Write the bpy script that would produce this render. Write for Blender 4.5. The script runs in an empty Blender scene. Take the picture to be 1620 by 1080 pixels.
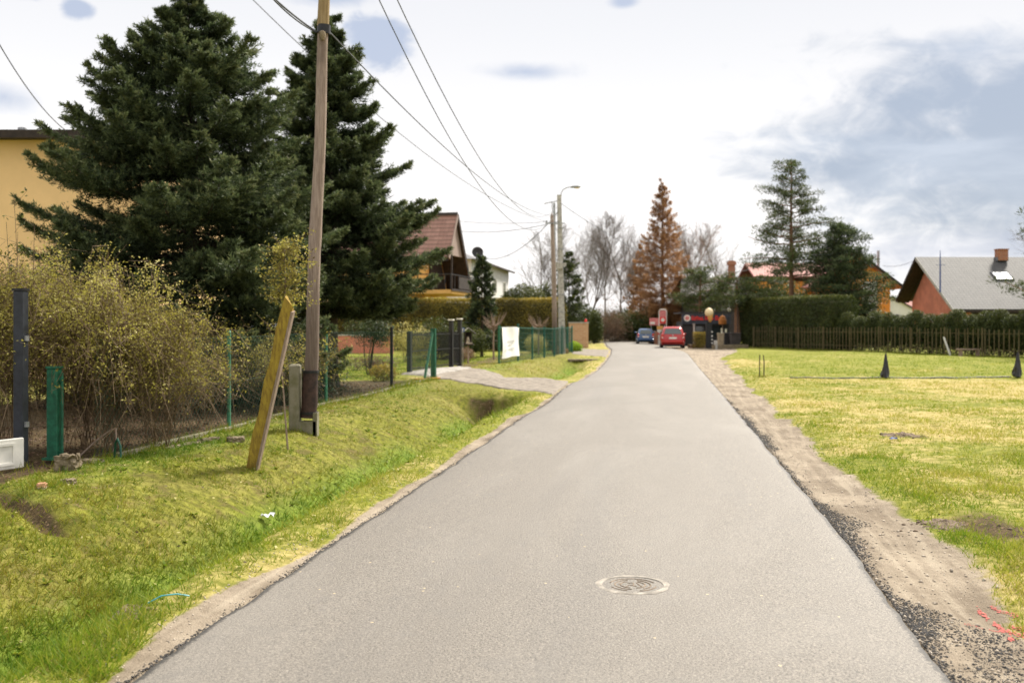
import bpy, math, random
import numpy as np
from mathutils import Vector, Matrix
R = math.radians
rng = np.random.default_rng(7)
random.seed(7)
SC = bpy.context.scene
COL = SC.collection

# ------------------------------------------------------------------ camera, sky, sun, exposure
F = 1575.0            # focal length in pixels of the 1620 px wide photograph (35 mm on full frame)
EYE = 1.7
HOR = 513.0
cd = bpy.data.cameras.new('camera')
cam = bpy.data.objects.new('camera', cd); COL.objects.link(cam)
cam.location = (0, 0, EYE); cam.rotation_euler = (R(90), 0, 0)
cd.lens = 35.0; cd.sensor_width = 36.0
cd.shift_y = -(540.0 - HOR) / 1620.0
cd.clip_start = 0.1; cd.clip_end = 3000
cd.dof.use_dof = True; cd.dof.focus_distance = 8.0; cd.dof.aperture_fstop = 2.2
SC.camera = cam
SC.render.engine = 'CYCLES'
SC.cycles.use_denoising = True
SC.cycles.max_bounces = 6; SC.cycles.diffuse_bounces = 3; SC.cycles.glossy_bounces = 2
SC.cycles.transmission_bounces = 4; SC.cycles.transparent_max_bounces = 6
SC.cycles.caustics_reflective = False; SC.cycles.caustics_refractive = False
SC.view_settings.view_transform = 'Standard'
SC.view_settings.look = 'None'
SC.view_settings.exposure = 1.57
SC.view_settings.gamma = 1.0

SUN_AZ, SUN_EL = 38.0, 46.0      # clockwise from +Y (straight ahead), up
sd = bpy.data.lights.new('sun', 'SUN'); so = bpy.data.objects.new('sun', sd); COL.objects.link(so)
sd.energy = 2.8; sd.angle = R(10); sd.color = (1.0, 0.93, 0.82)
_dir = Vector((math.sin(R(SUN_AZ)) * math.cos(R(SUN_EL)), math.cos(R(SUN_AZ)) * math.cos(R(SUN_EL)), math.sin(R(SUN_EL))))
so.rotation_euler = _dir.to_track_quat('Z', 'Y').to_euler(); so.location = (20, 30, 60)

world = bpy.data.worlds.new('World'); SC.world = world; world.use_nodes = True

class NT:
    """small wrapper for building node trees"""
    def __init__(s, nt): s.nt = nt
    def n(s, t, **k):
        nd = s.nt.nodes.new(t)
        for a, b in k.items(): setattr(nd, a, b)
        return nd
    def l(s, a, b): s.nt.links.new(a, b)
    def val(s, sock, v):
        if isinstance(v, (int, float, tuple, list)): sock.default_value = v
        else: s.l(v, sock)
    def m(s, op, a, b=None, c=None, clamp=False):
        nd = s.n('ShaderNodeMath', operation=op, use_clamp=clamp)
        s.val(nd.inputs[0], a)
        if b is not None: s.val(nd.inputs[1], b)
        if c is not None: s.val(nd.inputs[2], c)
        return nd.outputs[0]
    def sstep(s, v, a, b):
        nd = s.n('ShaderNodeMapRange', interpolation_type='SMOOTHSTEP')
        s.val(nd.inputs['Value'], v); s.val(nd.inputs['From Min'], a); s.val(nd.inputs['From Max'], b)
        return nd.outputs['Result']
    def mix(s, f, a, b, blend='MIX'):
        nd = s.n('ShaderNodeMix', data_type='RGBA', blend_type=blend)
        s.val(nd.inputs[0], f)
        s.val(nd.inputs[6], tuple(a) + (1,) if isinstance(a, (tuple, list)) and len(a) == 3 else a)
        s.val(nd.inputs[7], tuple(b) + (1,) if isinstance(b, (tuple, list)) and len(b) == 3 else b)
        return nd.outputs[2]
    def noise(s, vec, scale, detail=4, rough=.55, dist=0):
        nd = s.n('ShaderNodeTexNoise'); s.l(vec, nd.inputs['Vector'])
        nd.inputs['Scale'].default_value = scale; nd.inputs['Detail'].default_value = detail
        nd.inputs['Roughness'].default_value = rough; nd.inputs['Distortion'].default_value = dist
        return nd.outputs['Fac']
    def scale(s, vec, v):
        nd = s.n('ShaderNodeVectorMath', operation='MULTIPLY'); s.l(vec, nd.inputs[0]); nd.inputs[1].default_value = v
        return nd.outputs[0]

def build_world():
    t = NT(world.node_tree)
    bg = world.node_tree.nodes['Background']
    sky = t.n('ShaderNodeTexSky', sky_type='NISHITA')
    sky.sun_disc = False; sky.sun_elevation = R(SUN_EL); sky.sun_rotation = R(SUN_AZ)
    sky.air_density = 1.0; sky.dust_density = 2.0
    tc = t.n('ShaderNodeTexCoord').outputs['Generated']
    sp = t.n('ShaderNodeSeparateXYZ'); t.l(tc, sp.inputs[0])
    az = t.m('DEGREES', t.m('ARCTAN2', sp.outputs[0], sp.outputs[1]))
    el = t.m('DEGREES', t.m('ARCSINE', sp.outputs[2]))
    st = t.scale(tc, (1, 1, 2.6))
    n1 = t.noise(st, 5.0, 7, .58, .4)
    n2 = t.noise(t.scale(tc, (1, 1, 1.5)), 21.0, 6, .6, .9)
    n3 = t.noise(t.scale(tc, (1, 1, 4.0)), 5.0, 5, .52, .3)
    nz = t.m('ADD', t.m('MULTIPLY', t.m('SUBTRACT', n1, .5), 2.2), t.m('MULTIPLY', t.m('SUBTRACT', n2, .5), 1.1))
    def blob(a0, e0, ra, re, k, soft):
        da = t.m('DIVIDE', t.m('SUBTRACT', az, a0), ra); de = t.m('DIVIDE', t.m('SUBTRACT', el, e0), re)
        d = t.m('SQRT', t.m('ADD', t.m('MULTIPLY', da, da), t.m('MULTIPLY', de, de)))
        v = t.m('ADD', t.m('SUBTRACT', 1.0, d), t.m('MULTIPLY', nz, k))
        return t.sstep(v, 0.0, soft)
    big = blob(30.5, 8.8, 20.0, 8.0, .6, .62)
    big2 = blob(24, 3.9, 11, 1.6, .9, 1.0)
    small = [blob(-7.6, 15.6, 2.1, 1.8, 1.0, .5), blob(.9, 14.2, 3.2, .65, .7, 1.3), blob(6.4, 17.9, 1.0, .5, .7, .9),
             blob(-23.6, 16.2, 1.1, .8, .8, .45), blob(-26.2, 17.2, 1.7, 1.1, .8, .5), blob(-27, 11.5, 2.4, 1.2, .6, 1.3),
             blob(-10.2, 18.0, 3.4, .7, .7, .9)]
    sm = small[0]
    for b in small[1:]: sm = t.m('MAXIMUM', sm, b)
    # farther round the sky (outside this view) a loose scatter of the same grey-blue gaps
    far = t.m('MULTIPLY', t.sstep(t.m('ABSOLUTE', az), 40, 70), t.sstep(n1, .52, .72))
    grey = t.mix(t.sstep(n3, .4, .82), (1.2, 1.43, 1.82), (1.95, 2.15, 2.5))
    grey = t.mix(.06, grey, sky.outputs[0])
    patch = t.mix(.05, (1.55, 1.8, 2.35), sky.outputs[0])
    # thin veil: bright low ahead, a little greyer higher up in view
    bright = t.mix(t.sstep(el, 3, 20), (4.05, 3.95, 3.88), (3.02, 3.06, 3.2))
    bright = t.mix(t.sstep(el, 21, 42), bright, (5.4, 5.25, 5.1))  # unseen sky above the frame, brightened to add ambient light
    c = t.mix(t.m('MULTIPLY', t.m('MAXIMUM', sm, far), .85), bright, patch)
    c = t.mix(t.m('MULTIPLY', big, .97), c, grey)
    c = t.mix(t.m('MULTIPLY', big2, .6), c, (2.1, 2.25, 2.65))
    t.l(c, bg.inputs['Color']); bg.inputs['Strength'].default_value = 0.10
build_world()

# ------------------------------------------------------------------ helpers
def W(px, py, Y): return ((px - 810) / F * Y, Y, EYE + (HOR - py) / F * Y)
def XY(px, Y): return ((px - 810) / F * Y, Y)
def G(px, py, z=0.0):
    Y = (EYE - z) * F / (py - HOR); return ((px - 810) / F * Y, Y)

def tag(o, label=None, cat=None, group=None, kind=None):
    if label: o['label'] = label
    if cat: o['category'] = cat
    if group: o['group'] = group
    if kind: o['kind'] = kind
    return o
def thing(name, label, cat, loc=(0, 0, 0), rz=0.0, group=None):
    o = bpy.data.objects.new(name, None); COL.objects.link(o)
    o.location = loc; o.rotation_euler = (0, 0, rz); o.empty_display_size = .2
    return tag(o, label, cat, group)
def link(name, me, mat, parent=None):
    o = bpy.data.objects.new(name, me); COL.objects.link(o)
    if mat is not None: me.materials.append(mat)
    if parent is not None: o.parent = parent
    return o
def npmesh(name, V, Fc, mat, parent=None, attrs=None, smooth=False):
    V = np.asarray(V, np.float32); Fc = np.asarray(Fc, np.int32)
    me = bpy.data.meshes.new(name); n, k = Fc.shape
    me.vertices.add(len(V)); me.vertices.foreach_set('co', V.ravel())
    me.loops.add(n * k); me.loops.foreach_set('vertex_index', Fc.ravel())
    me.polygons.add(n); me.polygons.foreach_set('loop_start', np.arange(0, n * k, k, dtype=np.int32))
    if smooth: me.polygons.foreach_set('use_smooth', np.ones(n, dtype=bool))
    for a, d in (attrs or {}).items():
        at = me.attributes.new(a, 'FLOAT', 'POINT'); at.data.foreach_set('value', np.asarray(d, np.float32))
    me.update(calc_edges=True)
    return link(name, me, mat, parent)

class B:
    """collects shapes and links them as ONE mesh"""
    def __init__(s): s.v = []; s.f = []
    def add(s, vs, fs):
        o = len(s.v); s.v += [tuple(p) for p in vs]; s.f += [tuple(i + o for i in f) for f in fs]; return s
    def box(s, c, d, rz=0.0, bev=0.0, M=None):
        x, y, z = d[0] / 2, d[1] / 2, d[2] / 2
        if bev > 0:
            b = min(bev, x * .9, y * .9, z * .9); vs = []; fs = []
            ring = lambda X, Y, Z: [(X - b, -Y, Z), (X, -Y + b, Z), (X, Y - b, Z), (X - b, Y, Z), (-X + b, Y, Z), (-X, Y - b, Z), (-X, -Y + b, Z), (-X + b, -Y, Z)]
            for zz, ins in ((-z, b), (-z + b, 0), (z - b, 0), (z, b)): vs += ring(x - ins, y - ins, zz)
            for k in range(3):
                for i in range(8): fs.append((k * 8 + i, k * 8 + (i + 1) % 8, k * 8 + 8 + (i + 1) % 8, k * 8 + 8 + i))
            fs.append(tuple(range(7, -1, -1))); fs.append(tuple(range(24, 32)))
        else:
            vs = [(a, bb, cc) for cc in (-z, z) for a, bb in ((-x, -y), (x, -y), (x, y), (-x, y))]
            fs = [(3, 2, 1, 0), (4, 5, 6, 7), (0, 1, 5, 4), (1, 2, 6, 5), (2, 3, 7, 6), (3, 0, 4, 7)]
        if M is None:
            ca, sa = math.cos(rz), math.sin(rz)
            vs = [(c[0] + ca * p[0] - sa * p[1], c[1] + sa * p[0] + ca * p[1], c[2] + p[2]) for p in vs]
        else:
            vs = [tuple(M @ Vector(p) + Vector(c)) for p in vs]
        return s.add(vs, fs)
    def bar(s, p, q, w, h=None):
        """rectangular bar from p to q"""
        p = Vector(p); q = Vector(q); d = q - p; L = d.length; d.normalize()
        up = Vector((0, 0, 1)) if abs(d.z) < .95 else Vector((0, 1, 0))
        sx = d.cross(up).normalized(); sz = sx.cross(d)
        M = Matrix((sx, d, sz)).transposed()
        return s.box((p + q) / 2, (w, L, h or w), M=M)
    def tube(s, pts, rad, n=8, caps=True):
        pts = [Vector(p) for p in pts]; k = len(pts)
        if isinstance(rad, (int, float)): rad = [rad] * k
        vs = []; fs = []; prev = None
        for i, p in enumerate(pts):
            d = (pts[min(i + 1, k - 1)] - pts[max(i - 1, 0)]).normalized()
            if prev is None: a = d.orthogonal().normalized()
            else: a = (prev - d * prev.dot(d)).normalized()
            prev = a; b = d.cross(a)
            for j in range(n):
                th = 2 * math.pi * j / n; vs.append(p + (a * math.cos(th) + b * math.sin(th)) * rad[i])
        for i in range(k - 1):
            for j in range(n): fs.append((i * n + j, i * n + (j + 1) % n, i * n + n + (j + 1) % n, i * n + n + j))
        if caps: fs.append(tuple(range(n - 1, -1, -1))); fs.append(tuple(range((k - 1) * n, k * n)))
        return s.add(vs, fs)
    def lathe(s, c, prof, n=20):
        vs = []; fs = []; k = len(prof)
        for r, z in prof:
            for j in range(n):
                th = 2 * math.pi * j / n; vs.append((c[0] + r * math.cos(th), c[1] + r * math.sin(th), c[2] + z))
        for i in range(k - 1):
            for j in range(n): fs.append((i * n + j, i * n + (j + 1) % n, i * n + n + (j + 1) % n, i * n + n + j))
        fs.append(tuple(range(n - 1, -1, -1))); fs.append(tuple(range((k - 1) * n, k * n)))
        return s.add(vs, fs)
    def prism(s, poly, off):
        """closed polygon (3-D points) swept by the vector off"""
        n = len(poly); vs = [tuple(p) for p in poly] + [(p[0] + off[0], p[1] + off[1], p[2] + off[2]) for p in poly]
        fs = [tuple(range(n - 1, -1, -1)), tuple(range(n, 2 * n))] + [(i, (i + 1) % n, n + (i + 1) % n, n + i) for i in range(n)]
        return s.add(vs, fs)
    def build(s, name, mat, parent=None, smooth=False):
        me = bpy.data.meshes.new(name); me.from_pydata(s.v, [], s.f); me.update()
        import bmesh
        bm = bmesh.new(); bm.from_mesh(me); bmesh.ops.recalc_face_normals(bm, faces=bm.faces); bm.to_mesh(me); bm.free()
        if smooth:
            me.polygons.foreach_set('use_smooth', [True] * len(me.polygons))
            try: me.set_sharp_from_angle(angle=R(38))
            except Exception: pass
        return link(name, me, mat, parent)

def nrm(a): return a / np.maximum(np.linalg.norm(a, axis=-1, keepdims=True), 1e-9)
def vnoise(x, y, s=0):
    """smooth value noise, -1..1"""
    x = np.asarray(x, float); y = np.asarray(y, float)
    i = np.floor(x).astype(np.int64); j = np.floor(y).astype(np.int64); fx = x - i; fy = y - j
    fx = fx * fx * (3 - 2 * fx); fy = fy * fy * (3 - 2 * fy)
    def h(a, b):
        n = (a * 374761393 + b * 668265263 + s * 974634777) & 0xffffffff
        n = ((n ^ (n >> 13)) * 1274126177) & 0xffffffff
        return ((n ^ (n >> 16)) & 0xffff) / 32767.5 - 1
    return (h(i, j) * (1 - fx) + h(i + 1, j) * fx) * (1 - fy) + (h(i, j + 1) * (1 - fx) + h(i + 1, j + 1) * fx) * fy
def fbm(x, y, s=0, o=4):
    r = 0; a = 1; t = 0
    for k in range(o): r = r + a * vnoise(x * 2 ** k, y * 2 ** k, s + k); t += a; a *= .5
    return r / t
def sst(x, a, b):
    t = np.clip((np.asarray(x, float) - a) / (b - a), 0, 1); return t * t * (3 - 2 * t)

def leaves(P, D, L, Wd, side=None):
    """diamond leaf quads"""
    n = len(P); D = nrm(D)
    if side is None: side = rng.normal(size=(n, 3))
    S = nrm(np.cross(D, side)); L = np.broadcast_to(np.asarray(L, float).reshape(-1, 1), (n, 1)); Wd = np.broadcast_to(np.asarray(Wd, float).reshape(-1, 1), (n, 1))
    V = np.stack([P, P + D * L * .45 + S * Wd * .5, P + D * L, P + D * L * .45 - S * Wd * .5], 1).reshape(-1, 3)
    return V, np.arange(n * 4).reshape(n, 4)
def blades(P, D, L, Wd, side=None):
    """narrow triangles"""
    n = len(P); D = nrm(D)
    if side is None: side = rng.normal(size=(n, 3))
    S = nrm(np.cross(D, side)); L = np.broadcast_to(np.asarray(L, float).reshape(-1, 1), (n, 1)); Wd = np.broadcast_to(np.asarray(Wd, float).reshape(-1, 1), (n, 1))
    V = np.stack([P + S * Wd * .5, P + D * L, P - S * Wd * .5], 1).reshape(-1, 3)
    return V, np.arange(n * 3).reshape(n, 3)
def segs_mesh(name, segs, mat, parent, n=3):
    """many tapered twigs: rows x0 y0 z0 x1 y1 z1 r0 r1"""
    s = np.asarray(segs, float); a = s[:, :3]; b = s[:, 3:6]; d = nrm(b - a)
    ref = np.where(np.abs(d[:, 2:3]) < .9, np.array([[0, 0, 1.]]), np.array([[1., 0, 0]]))
    u = nrm(np.cross(d, ref)); v = np.cross(d, u); vs = []
    for e, r in ((a, s[:, 6:7]), (b, s[:, 7:8])):
        for k in range(n):
            th = 2 * math.pi * k / n; vs.append(e + (u * math.cos(th) + v * math.sin(th)) * r)
    V = np.stack(vs, 1).reshape(-1, 3); m = len(s); base = (np.arange(m) * 2 * n)[:, None]
    Fc = np.concatenate([base + np.array([[k, (k + 1) % n, n + (k + 1) % n, n + k]]) for k in range(n)], 0)
    return npmesh(name, V, Fc, mat, parent, smooth=True)

# ------------------------------------------------------------------ materials
def new_mat(name):
    m = bpy.data.materials.new(name); m.use_nodes = True; t = NT(m.node_tree)
    return m, t, m.node_tree.nodes['Principled BSDF']
def mat(name, col, rough=.7, var=.15, scale=6.0, metal=0.0, bump=0.0, bscale=60.0, col2=None, stretch=(1, 1, 1), spec=.4, coat=0.0):
    m, t, p = new_mat(name)
    tc = t.scale(t.n('ShaderNodeTexCoord').outputs['Object'], stretch)
    nz = t.noise(tc, scale, 6, .6)
    c2 = col2 or tuple(max(0, c * (1 - var * 1.6)) for c in col)
    c1 = col if col2 else tuple(min(1, c * (1 + var)) for c in col)
    t.l(t.mix(t.sstep(nz, .3, .7), c2, c1), p.inputs['Base Color'])
    p.inputs['Roughness'].default_value = rough; p.inputs['Metallic'].default_value = metal
    p.inputs['Specular IOR Level'].default_value = spec; p.inputs['Coat Weight'].default_value = coat
    if bump:
        b = t.n('ShaderNodeBump'); b.inputs['Strength'].default_value = bump; b.inputs['Distance'].default_value = .02
        t.l(t.noise(tc, bscale, 4), b.inputs['Height']); t.l(b.outputs[0], p.inputs['Normal'])
    return m
def leaf_mat(name, cols, trans=.35, rough=.6):
    """leaf colour runs through cols by each leaf's own 'tint'"""
    m, t, p = new_mat(name)
    at = t.n('ShaderNodeAttribute', attribute_name='tint')
    rp = t.n('ShaderNodeValToRGB'); e = rp.color_ramp.elements
    while len(e) < len(cols): e.new(.5)
    for i, c in enumerate(cols): e[i].position = i / (len(cols) - 1); e[i].color = tuple(c) + (1,)
    t.l(at.outputs['Fac'], rp.inputs[0])
    t.l(rp.outputs[0], p.inputs['Base Color']); p.inputs['Roughness'].default_value = rough; p.inputs['Specular IOR Level'].default_value = .25
    tr = t.n('ShaderNodeBsdfTranslucent'); t.l(rp.outputs[0], tr.inputs[0])
    mx = t.n('ShaderNodeMixShader'); mx.inputs[0].default_value = trans
    t.l(p.outputs[0], mx.inputs[1]); t.l(tr.outputs[0], mx.inputs[2])
    t.l(mx.outputs[0], m.node_tree.nodes['Material Output'].inputs['Surface'])
    return m
def glass_mat(name, col=(.02, .025, .03), rough=.06):
    m, t, p = new_mat(name); p.inputs['Base Color'].default_value = col + (1,); p.inputs['Roughness'].default_value = rough
    p.inputs['Specular IOR Level'].default_value = .8
    return m

def asphalt_mat():
    m, t, p = new_mat('asphalt')
    tc = t.n('ShaderNodeTexCoord').outputs['Object']
    fine = t.noise(tc, 82, 3, .8); mid = t.noise(tc, 38, 4, .7); big = t.noise(t.scale(tc, (1.3, .35, 1)), .9, 5, .6); patch = t.noise(tc, 3.2, 5, .6)
    rot = t.n('ShaderNodeVectorRotate', rotation_type='Z_AXIS'); t.l(tc, rot.inputs['Vector']); rot.inputs['Angle'].default_value = R(8.6)
    lane = t.noise(t.scale(rot.outputs[0], (1.5, .07, 1)), 1.0, 4, .55); drift = t.noise(t.scale(rot.outputs[0], (.9, .3, 1)), .55, 6, .65, .6)
    speck = t.noise(tc, 64, 2, .6)
    c = t.mix(t.sstep(fine, .3, .72), (.03, .027, .023), (.252, .222, .185))
    c = t.mix(t.m('MULTIPLY', t.sstep(speck, .56, .74), .5), c, (.34, .308, .26))
    c = t.mix(t.m('MULTIPLY', t.sstep(mid, .35, .75), .3), c, (.165, .152, .134))
    c = t.mix(t.m('MULTIPLY', t.sstep(drift, .42, .72), .5), c, (.215, .198, .173))
    c = t.mix(t.m('MULTIPLY', t.sstep(lane, .5, .75), .42), c, (.115, .107, .098))
    c = t.mix(t.m('MULTIPLY', t.sstep(patch, .55, .72), .32), c, (.12, .112, .102))
    ed = t.n('ShaderNodeAttribute', attribute_name='edge').outputs['Fac']
    dust = t.sstep(t.m('ADD', ed, t.m('MULTIPLY', t.m('SUBTRACT', mid, .5), 1.6)), .5, .8)
    c = t.mix(t.m('MULTIPLY', dust, .85), c, (.035, .032, .03))
    vo = t.n('ShaderNodeTexVoronoi'); t.l(tc, vo.inputs['Vector']); vo.inputs['Scale'].default_value = 9
    vr = t.n('ShaderNodeSeparateColor'); t.l(vo.outputs['Color'], vr.inputs[0])
    # scattered straw-coloured bits and dark stones lying on it
    dot = t.m('MULTIPLY', t.m('LESS_THAN', vo.outputs['Distance'], .085), t.m('GREATER_THAN', vr.outputs[0], .86))
    c = t.mix(t.m('MULTIPLY', dot, .8), c, (.5, .4, .24))
    dk = t.m('MULTIPLY', t.m('LESS_THAN', vo.outputs['Distance'], .06), t.m('LESS_THAN', vr.outputs[0], .1))
    c = t.mix(dk, c, (.03, .028, .025))
    t.l(c, p.inputs['Base Color']); p.inputs['Roughness'].default_value = .66; p.inputs['Specular IOR Level'].default_value = .45
    b = t.n('ShaderNodeBump'); b.inputs['Strength'].default_value = .6; b.inputs['Distance'].default_value = .01
    t.l(t.m('ADD', fine, t.m('MULTIPLY', mid, .8)), b.inputs['Height']); t.l(b.outputs[0], p.inputs['Normal'])
    return m

def ground_mat():
    m, t, p = new_mat('ground')
    tc = t.n('ShaderNodeTexCoord').outputs['Object']
    A = lambda a: t.n('ShaderNodeAttribute', attribute_name=a).outputs['Fac']
    n1 = t.noise(tc, 1.1, 6, .62, .3); n2 = t.noise(tc, 9, 5, .65); n3 = t.noise(tc, 70, 4, .7); n4 = t.noise(tc, .22, 4, .5)
    rotv = t.n('ShaderNodeVectorRotate', rotation_type='Z_AXIS'); t.l(tc, rotv.inputs['Vector']); rotv.inputs['Angle'].default_value = R(9)
    green = t.mix(t.sstep(n2, .3, .7), (.12, .135, .016), (.24, .245, .028))
    straw = t.mix(t.sstep(n2, .3, .7), (.30, .235, .08), (.46, .375, .15))
    dry = t.m('ADD', A('dry'), t.m('MULTIPLY', t.m('SUBTRACT', n1, .5), 2.0))
    dry = t.m('ADD', dry, t.m('MULTIPLY', t.m('SUBTRACT', n2, .5), 1.1))
    g = t.mix(t.sstep(dry, .15, .85), green, straw)
    brown = t.sstep(t.m('ADD', t.m('MULTIPLY', n1, .5), t.m('MULTIPLY', n2, .6)), .64, .78)
    g = t.mix(t.m('MULTIPLY', brown, .55), g, (.11, .08, .045))
    g = t.mix(t.m('MULTIPLY', t.sstep(n3, .5, .75), .35), g, (.10, .10, .03))
    mossy = t.mix(t.sstep(n2, .3, .7), (.075, .072, .013), (.2, .205, .024))
    mossy = t.mix(t.m('MULTIPLY', t.sstep(t.noise(tc, 4.2, 6, .7, .5), .52, .68), .6), mossy, (.15, .095, .045))
    g = t.mix(t.m('MULTIPLY', A('bank'), .75), g, mossy)
    g = t.mix(A('lush'), g, t.mix(t.sstep(n2, .3, .7), (.085, .14, .014), (.17, .25, .03)))
    dirt = t.mix(t.sstep(t.m('ADD', t.m('MULTIPLY', n2, .3), t.m('MULTIPLY', n1, .75)), .35, .7), (.17, .136, .098), (.345, .288, .217))
    track = t.noise(t.scale(rotv.outputs[0], (5.5, .35, 1)), 1.6, 4, .6)
    dirt = t.mix(t.m('MULTIPLY', t.sstep(track, .5, .68), .5), dirt, (.42, .36, .275))
    dirt = t.mix(t.m('MULTIPLY', t.sstep(track, .5, .34), .45), dirt, (.13, .1, .07))
    dirt = t.mix(t.m('MULTIPLY', t.sstep(n3, .45, .8), .45), dirt, (.17, .13, .09))
    dirt = t.mix(t.m('MULTIPLY', t.sstep(t.noise(tc, 160, 3, .7), .6, .8), .5), dirt, (.5, .44, .36))
    soil = t.mix(t.sstep(t.m('ADD', t.m('MULTIPLY', n2, .5), t.m('MULTIPLY', n3, .5)), .35, .65), (.03, .022, .011), (.13, .09, .042))
    vo = t.n('ShaderNodeTexVoronoi'); t.l(tc, vo.inputs['Vector']); vo.inputs['Scale'].default_value = 26
    vr = t.n('ShaderNodeSeparateColor'); t.l(vo.outputs['Color'], vr.inputs[0])
    lit = t.m('MULTIPLY', t.m('GREATER_THAN', vr.outputs[0], .72), t.m('LESS_THAN', vo.outputs['Distance'], .35))
    soil = t.mix(t.m('MULTIPLY', lit, .7), soil, (.24, .16, .10))
    c = t.mix(t.sstep(t.m('ADD', A('soil'), t.m('MULTIPLY', t.m('SUBTRACT', n2, .5), .5)), .35, .65), g, soil)
    c = t.mix(t.sstep(t.m('ADD', A('dirt'), t.m('MULTIPLY', t.m('SUBTRACT', n2, .5), .7)), .35, .65), c, dirt)
    t.l(c, p.inputs['Base Color']); p.inputs['Roughness'].default_value = .95; p.inputs['Specular IOR Level'].default_value = .15
    b = t.n('ShaderNodeBump'); b.inputs['Strength'].default_value = .7; b.inputs['Distance'].default_value = .03
    t.l(t.m('ADD', n3, t.m('MULTIPLY', n2, 1.2)), b.inputs['Height']); t.l(b.outputs[0], p.inputs['Normal'])
    return m

def tile_mat(name, c1, c2, course=.32, wide=.28, rough=.75):
    """roof tiles: courses down the slope, rolls across it (UV in metres: u across, v up the slope)"""
    m, t, p = new_mat(name)
    uv = t.n('ShaderNodeUVMap').outputs[0]; sp = t.n('ShaderNodeSeparateXYZ'); t.l(uv, sp.inputs[0])
    u = t.m('DIVIDE', sp.outputs[0], wide); v = t.m('DIVIDE', sp.outputs[1], course)
    fu = t.m('FRACT', u); fv = t.m('FRACT', v)
    cell = t.n('ShaderNodeTexWhiteNoise', noise_dimensions='2D')
    cv = t.n('ShaderNodeCombineXYZ'); t.l(t.m('FLOOR', u), cv.inputs[0]); t.l(t.m('FLOOR', v), cv.inputs[1]); t.l(cv.outputs[0], cell.inputs[0])
    tc = t.n('ShaderNodeTexCoord').outputs['Object']; nz = t.noise(tc, 2.0, 5, .6)
    c = t.mix(t.m('MULTIPLY', t.m('ADD', cell.outputs['Value'], nz), .5), c1, c2)
    gap = t.m('MAXIMUM', t.m('LESS_THAN', fv, .16), t.m('MULTIPLY', t.m('LESS_THAN', fu, .1), .25))
    c = t.mix(t.m('MULTIPLY', gap, .8), c, tuple(x * .3 for x in c1))
    t.l(c, p.inputs['Base Color']); p.inputs['Roughness'].default_value = rough
    roll = t.m('SINE', t.m('MULTIPLY', fu, math.pi))
    b = t.n('ShaderNodeBump'); b.inputs['Strength'].default_value = .7; b.inputs['Distance'].default_value = .03
    t.l(t.m('SUBTRACT', t.m('MULTIPLY', roll, .35), t.m('MULTIPLY', fv, .8)), b.inputs['Height']); t.l(b.outputs[0], p.inputs['Normal'])
    return m
def brick_mat(name, c1, c2, mortar, bw=.25, bh=.075):
    m, t, p = new_mat(name)
    tc = t.n('ShaderNodeTexCoord').outputs['Object']; sp = t.n('ShaderNodeSeparateXYZ'); t.l(tc, sp.inputs[0])
    cv = t.n('ShaderNodeCombineXYZ'); t.l(t.m('ADD', sp.outputs[0], sp.outputs[1]), cv.inputs[0]); t.l(sp.outputs[2], cv.inputs[1])
    br = t.n('ShaderNodeTexBrick'); t.l(cv.outputs[0], br.inputs['Vector'])
    br.inputs['Color1'].default_value = c1 + (1,); br.inputs['Color2'].default_value = c2 + (1,); br.inputs['Mortar'].default_value = mortar + (1,)
    br.inputs['Scale'].default_value = 1; br.inputs['Brick Width'].default_value = bw; br.inputs['Row Height'].default_value = bh; br.inputs['Mortar Size'].default_value = .012
    t.l(br.outputs['Color'], p.inputs['Base Color']); p.inputs['Roughness'].default_value = .9
    return m
def wood_mat(name, c1, c2, grain=(14, 14, .9), rough=.85, damp_to=0):
    m, t, p = new_mat(name)
    tc = t.n('ShaderNodeTexCoord').outputs['Object']; g = t.scale(tc, grain)
    a = t.noise(g, 3.0, 6, .7, .6); k = t.noise(t.scale(tc, (1, 1, .6)), 2.4, 4, .6)
    c = t.mix(t.sstep(a, .3, .7), c1, c2)
    c = t.mix(t.m('MULTIPLY', t.sstep(k, .5, .72), .45), c, tuple(x * .45 for x in c1))
    if damp_to:   # old damp stain rising from the foot of the pole
        sp = t.n('ShaderNodeSeparateXYZ'); t.l(tc, sp.inputs[0]); zz = t.m('ADD', sp.outputs[2], t.m('MULTIPLY', t.m('SUBTRACT', a, .5), 1.2))
        c = t.mix(t.m('MULTIPLY', t.sstep(zz, damp_to, damp_to * .45), .65), c, (.085, .06, .048))
    t.l(c, p.inputs['Base Color']); p.inputs['Roughness'].default_value = rough; p.inputs['Specular IOR Level'].default_value = .2
    b = t.n('ShaderNodeBump'); b.inputs['Strength'].default_value = .6; b.inputs['Distance'].default_value = .012
    t.l(a, b.inputs['Height']); t.l(b.outputs[0], p.inputs['Normal'])
    return m

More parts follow.
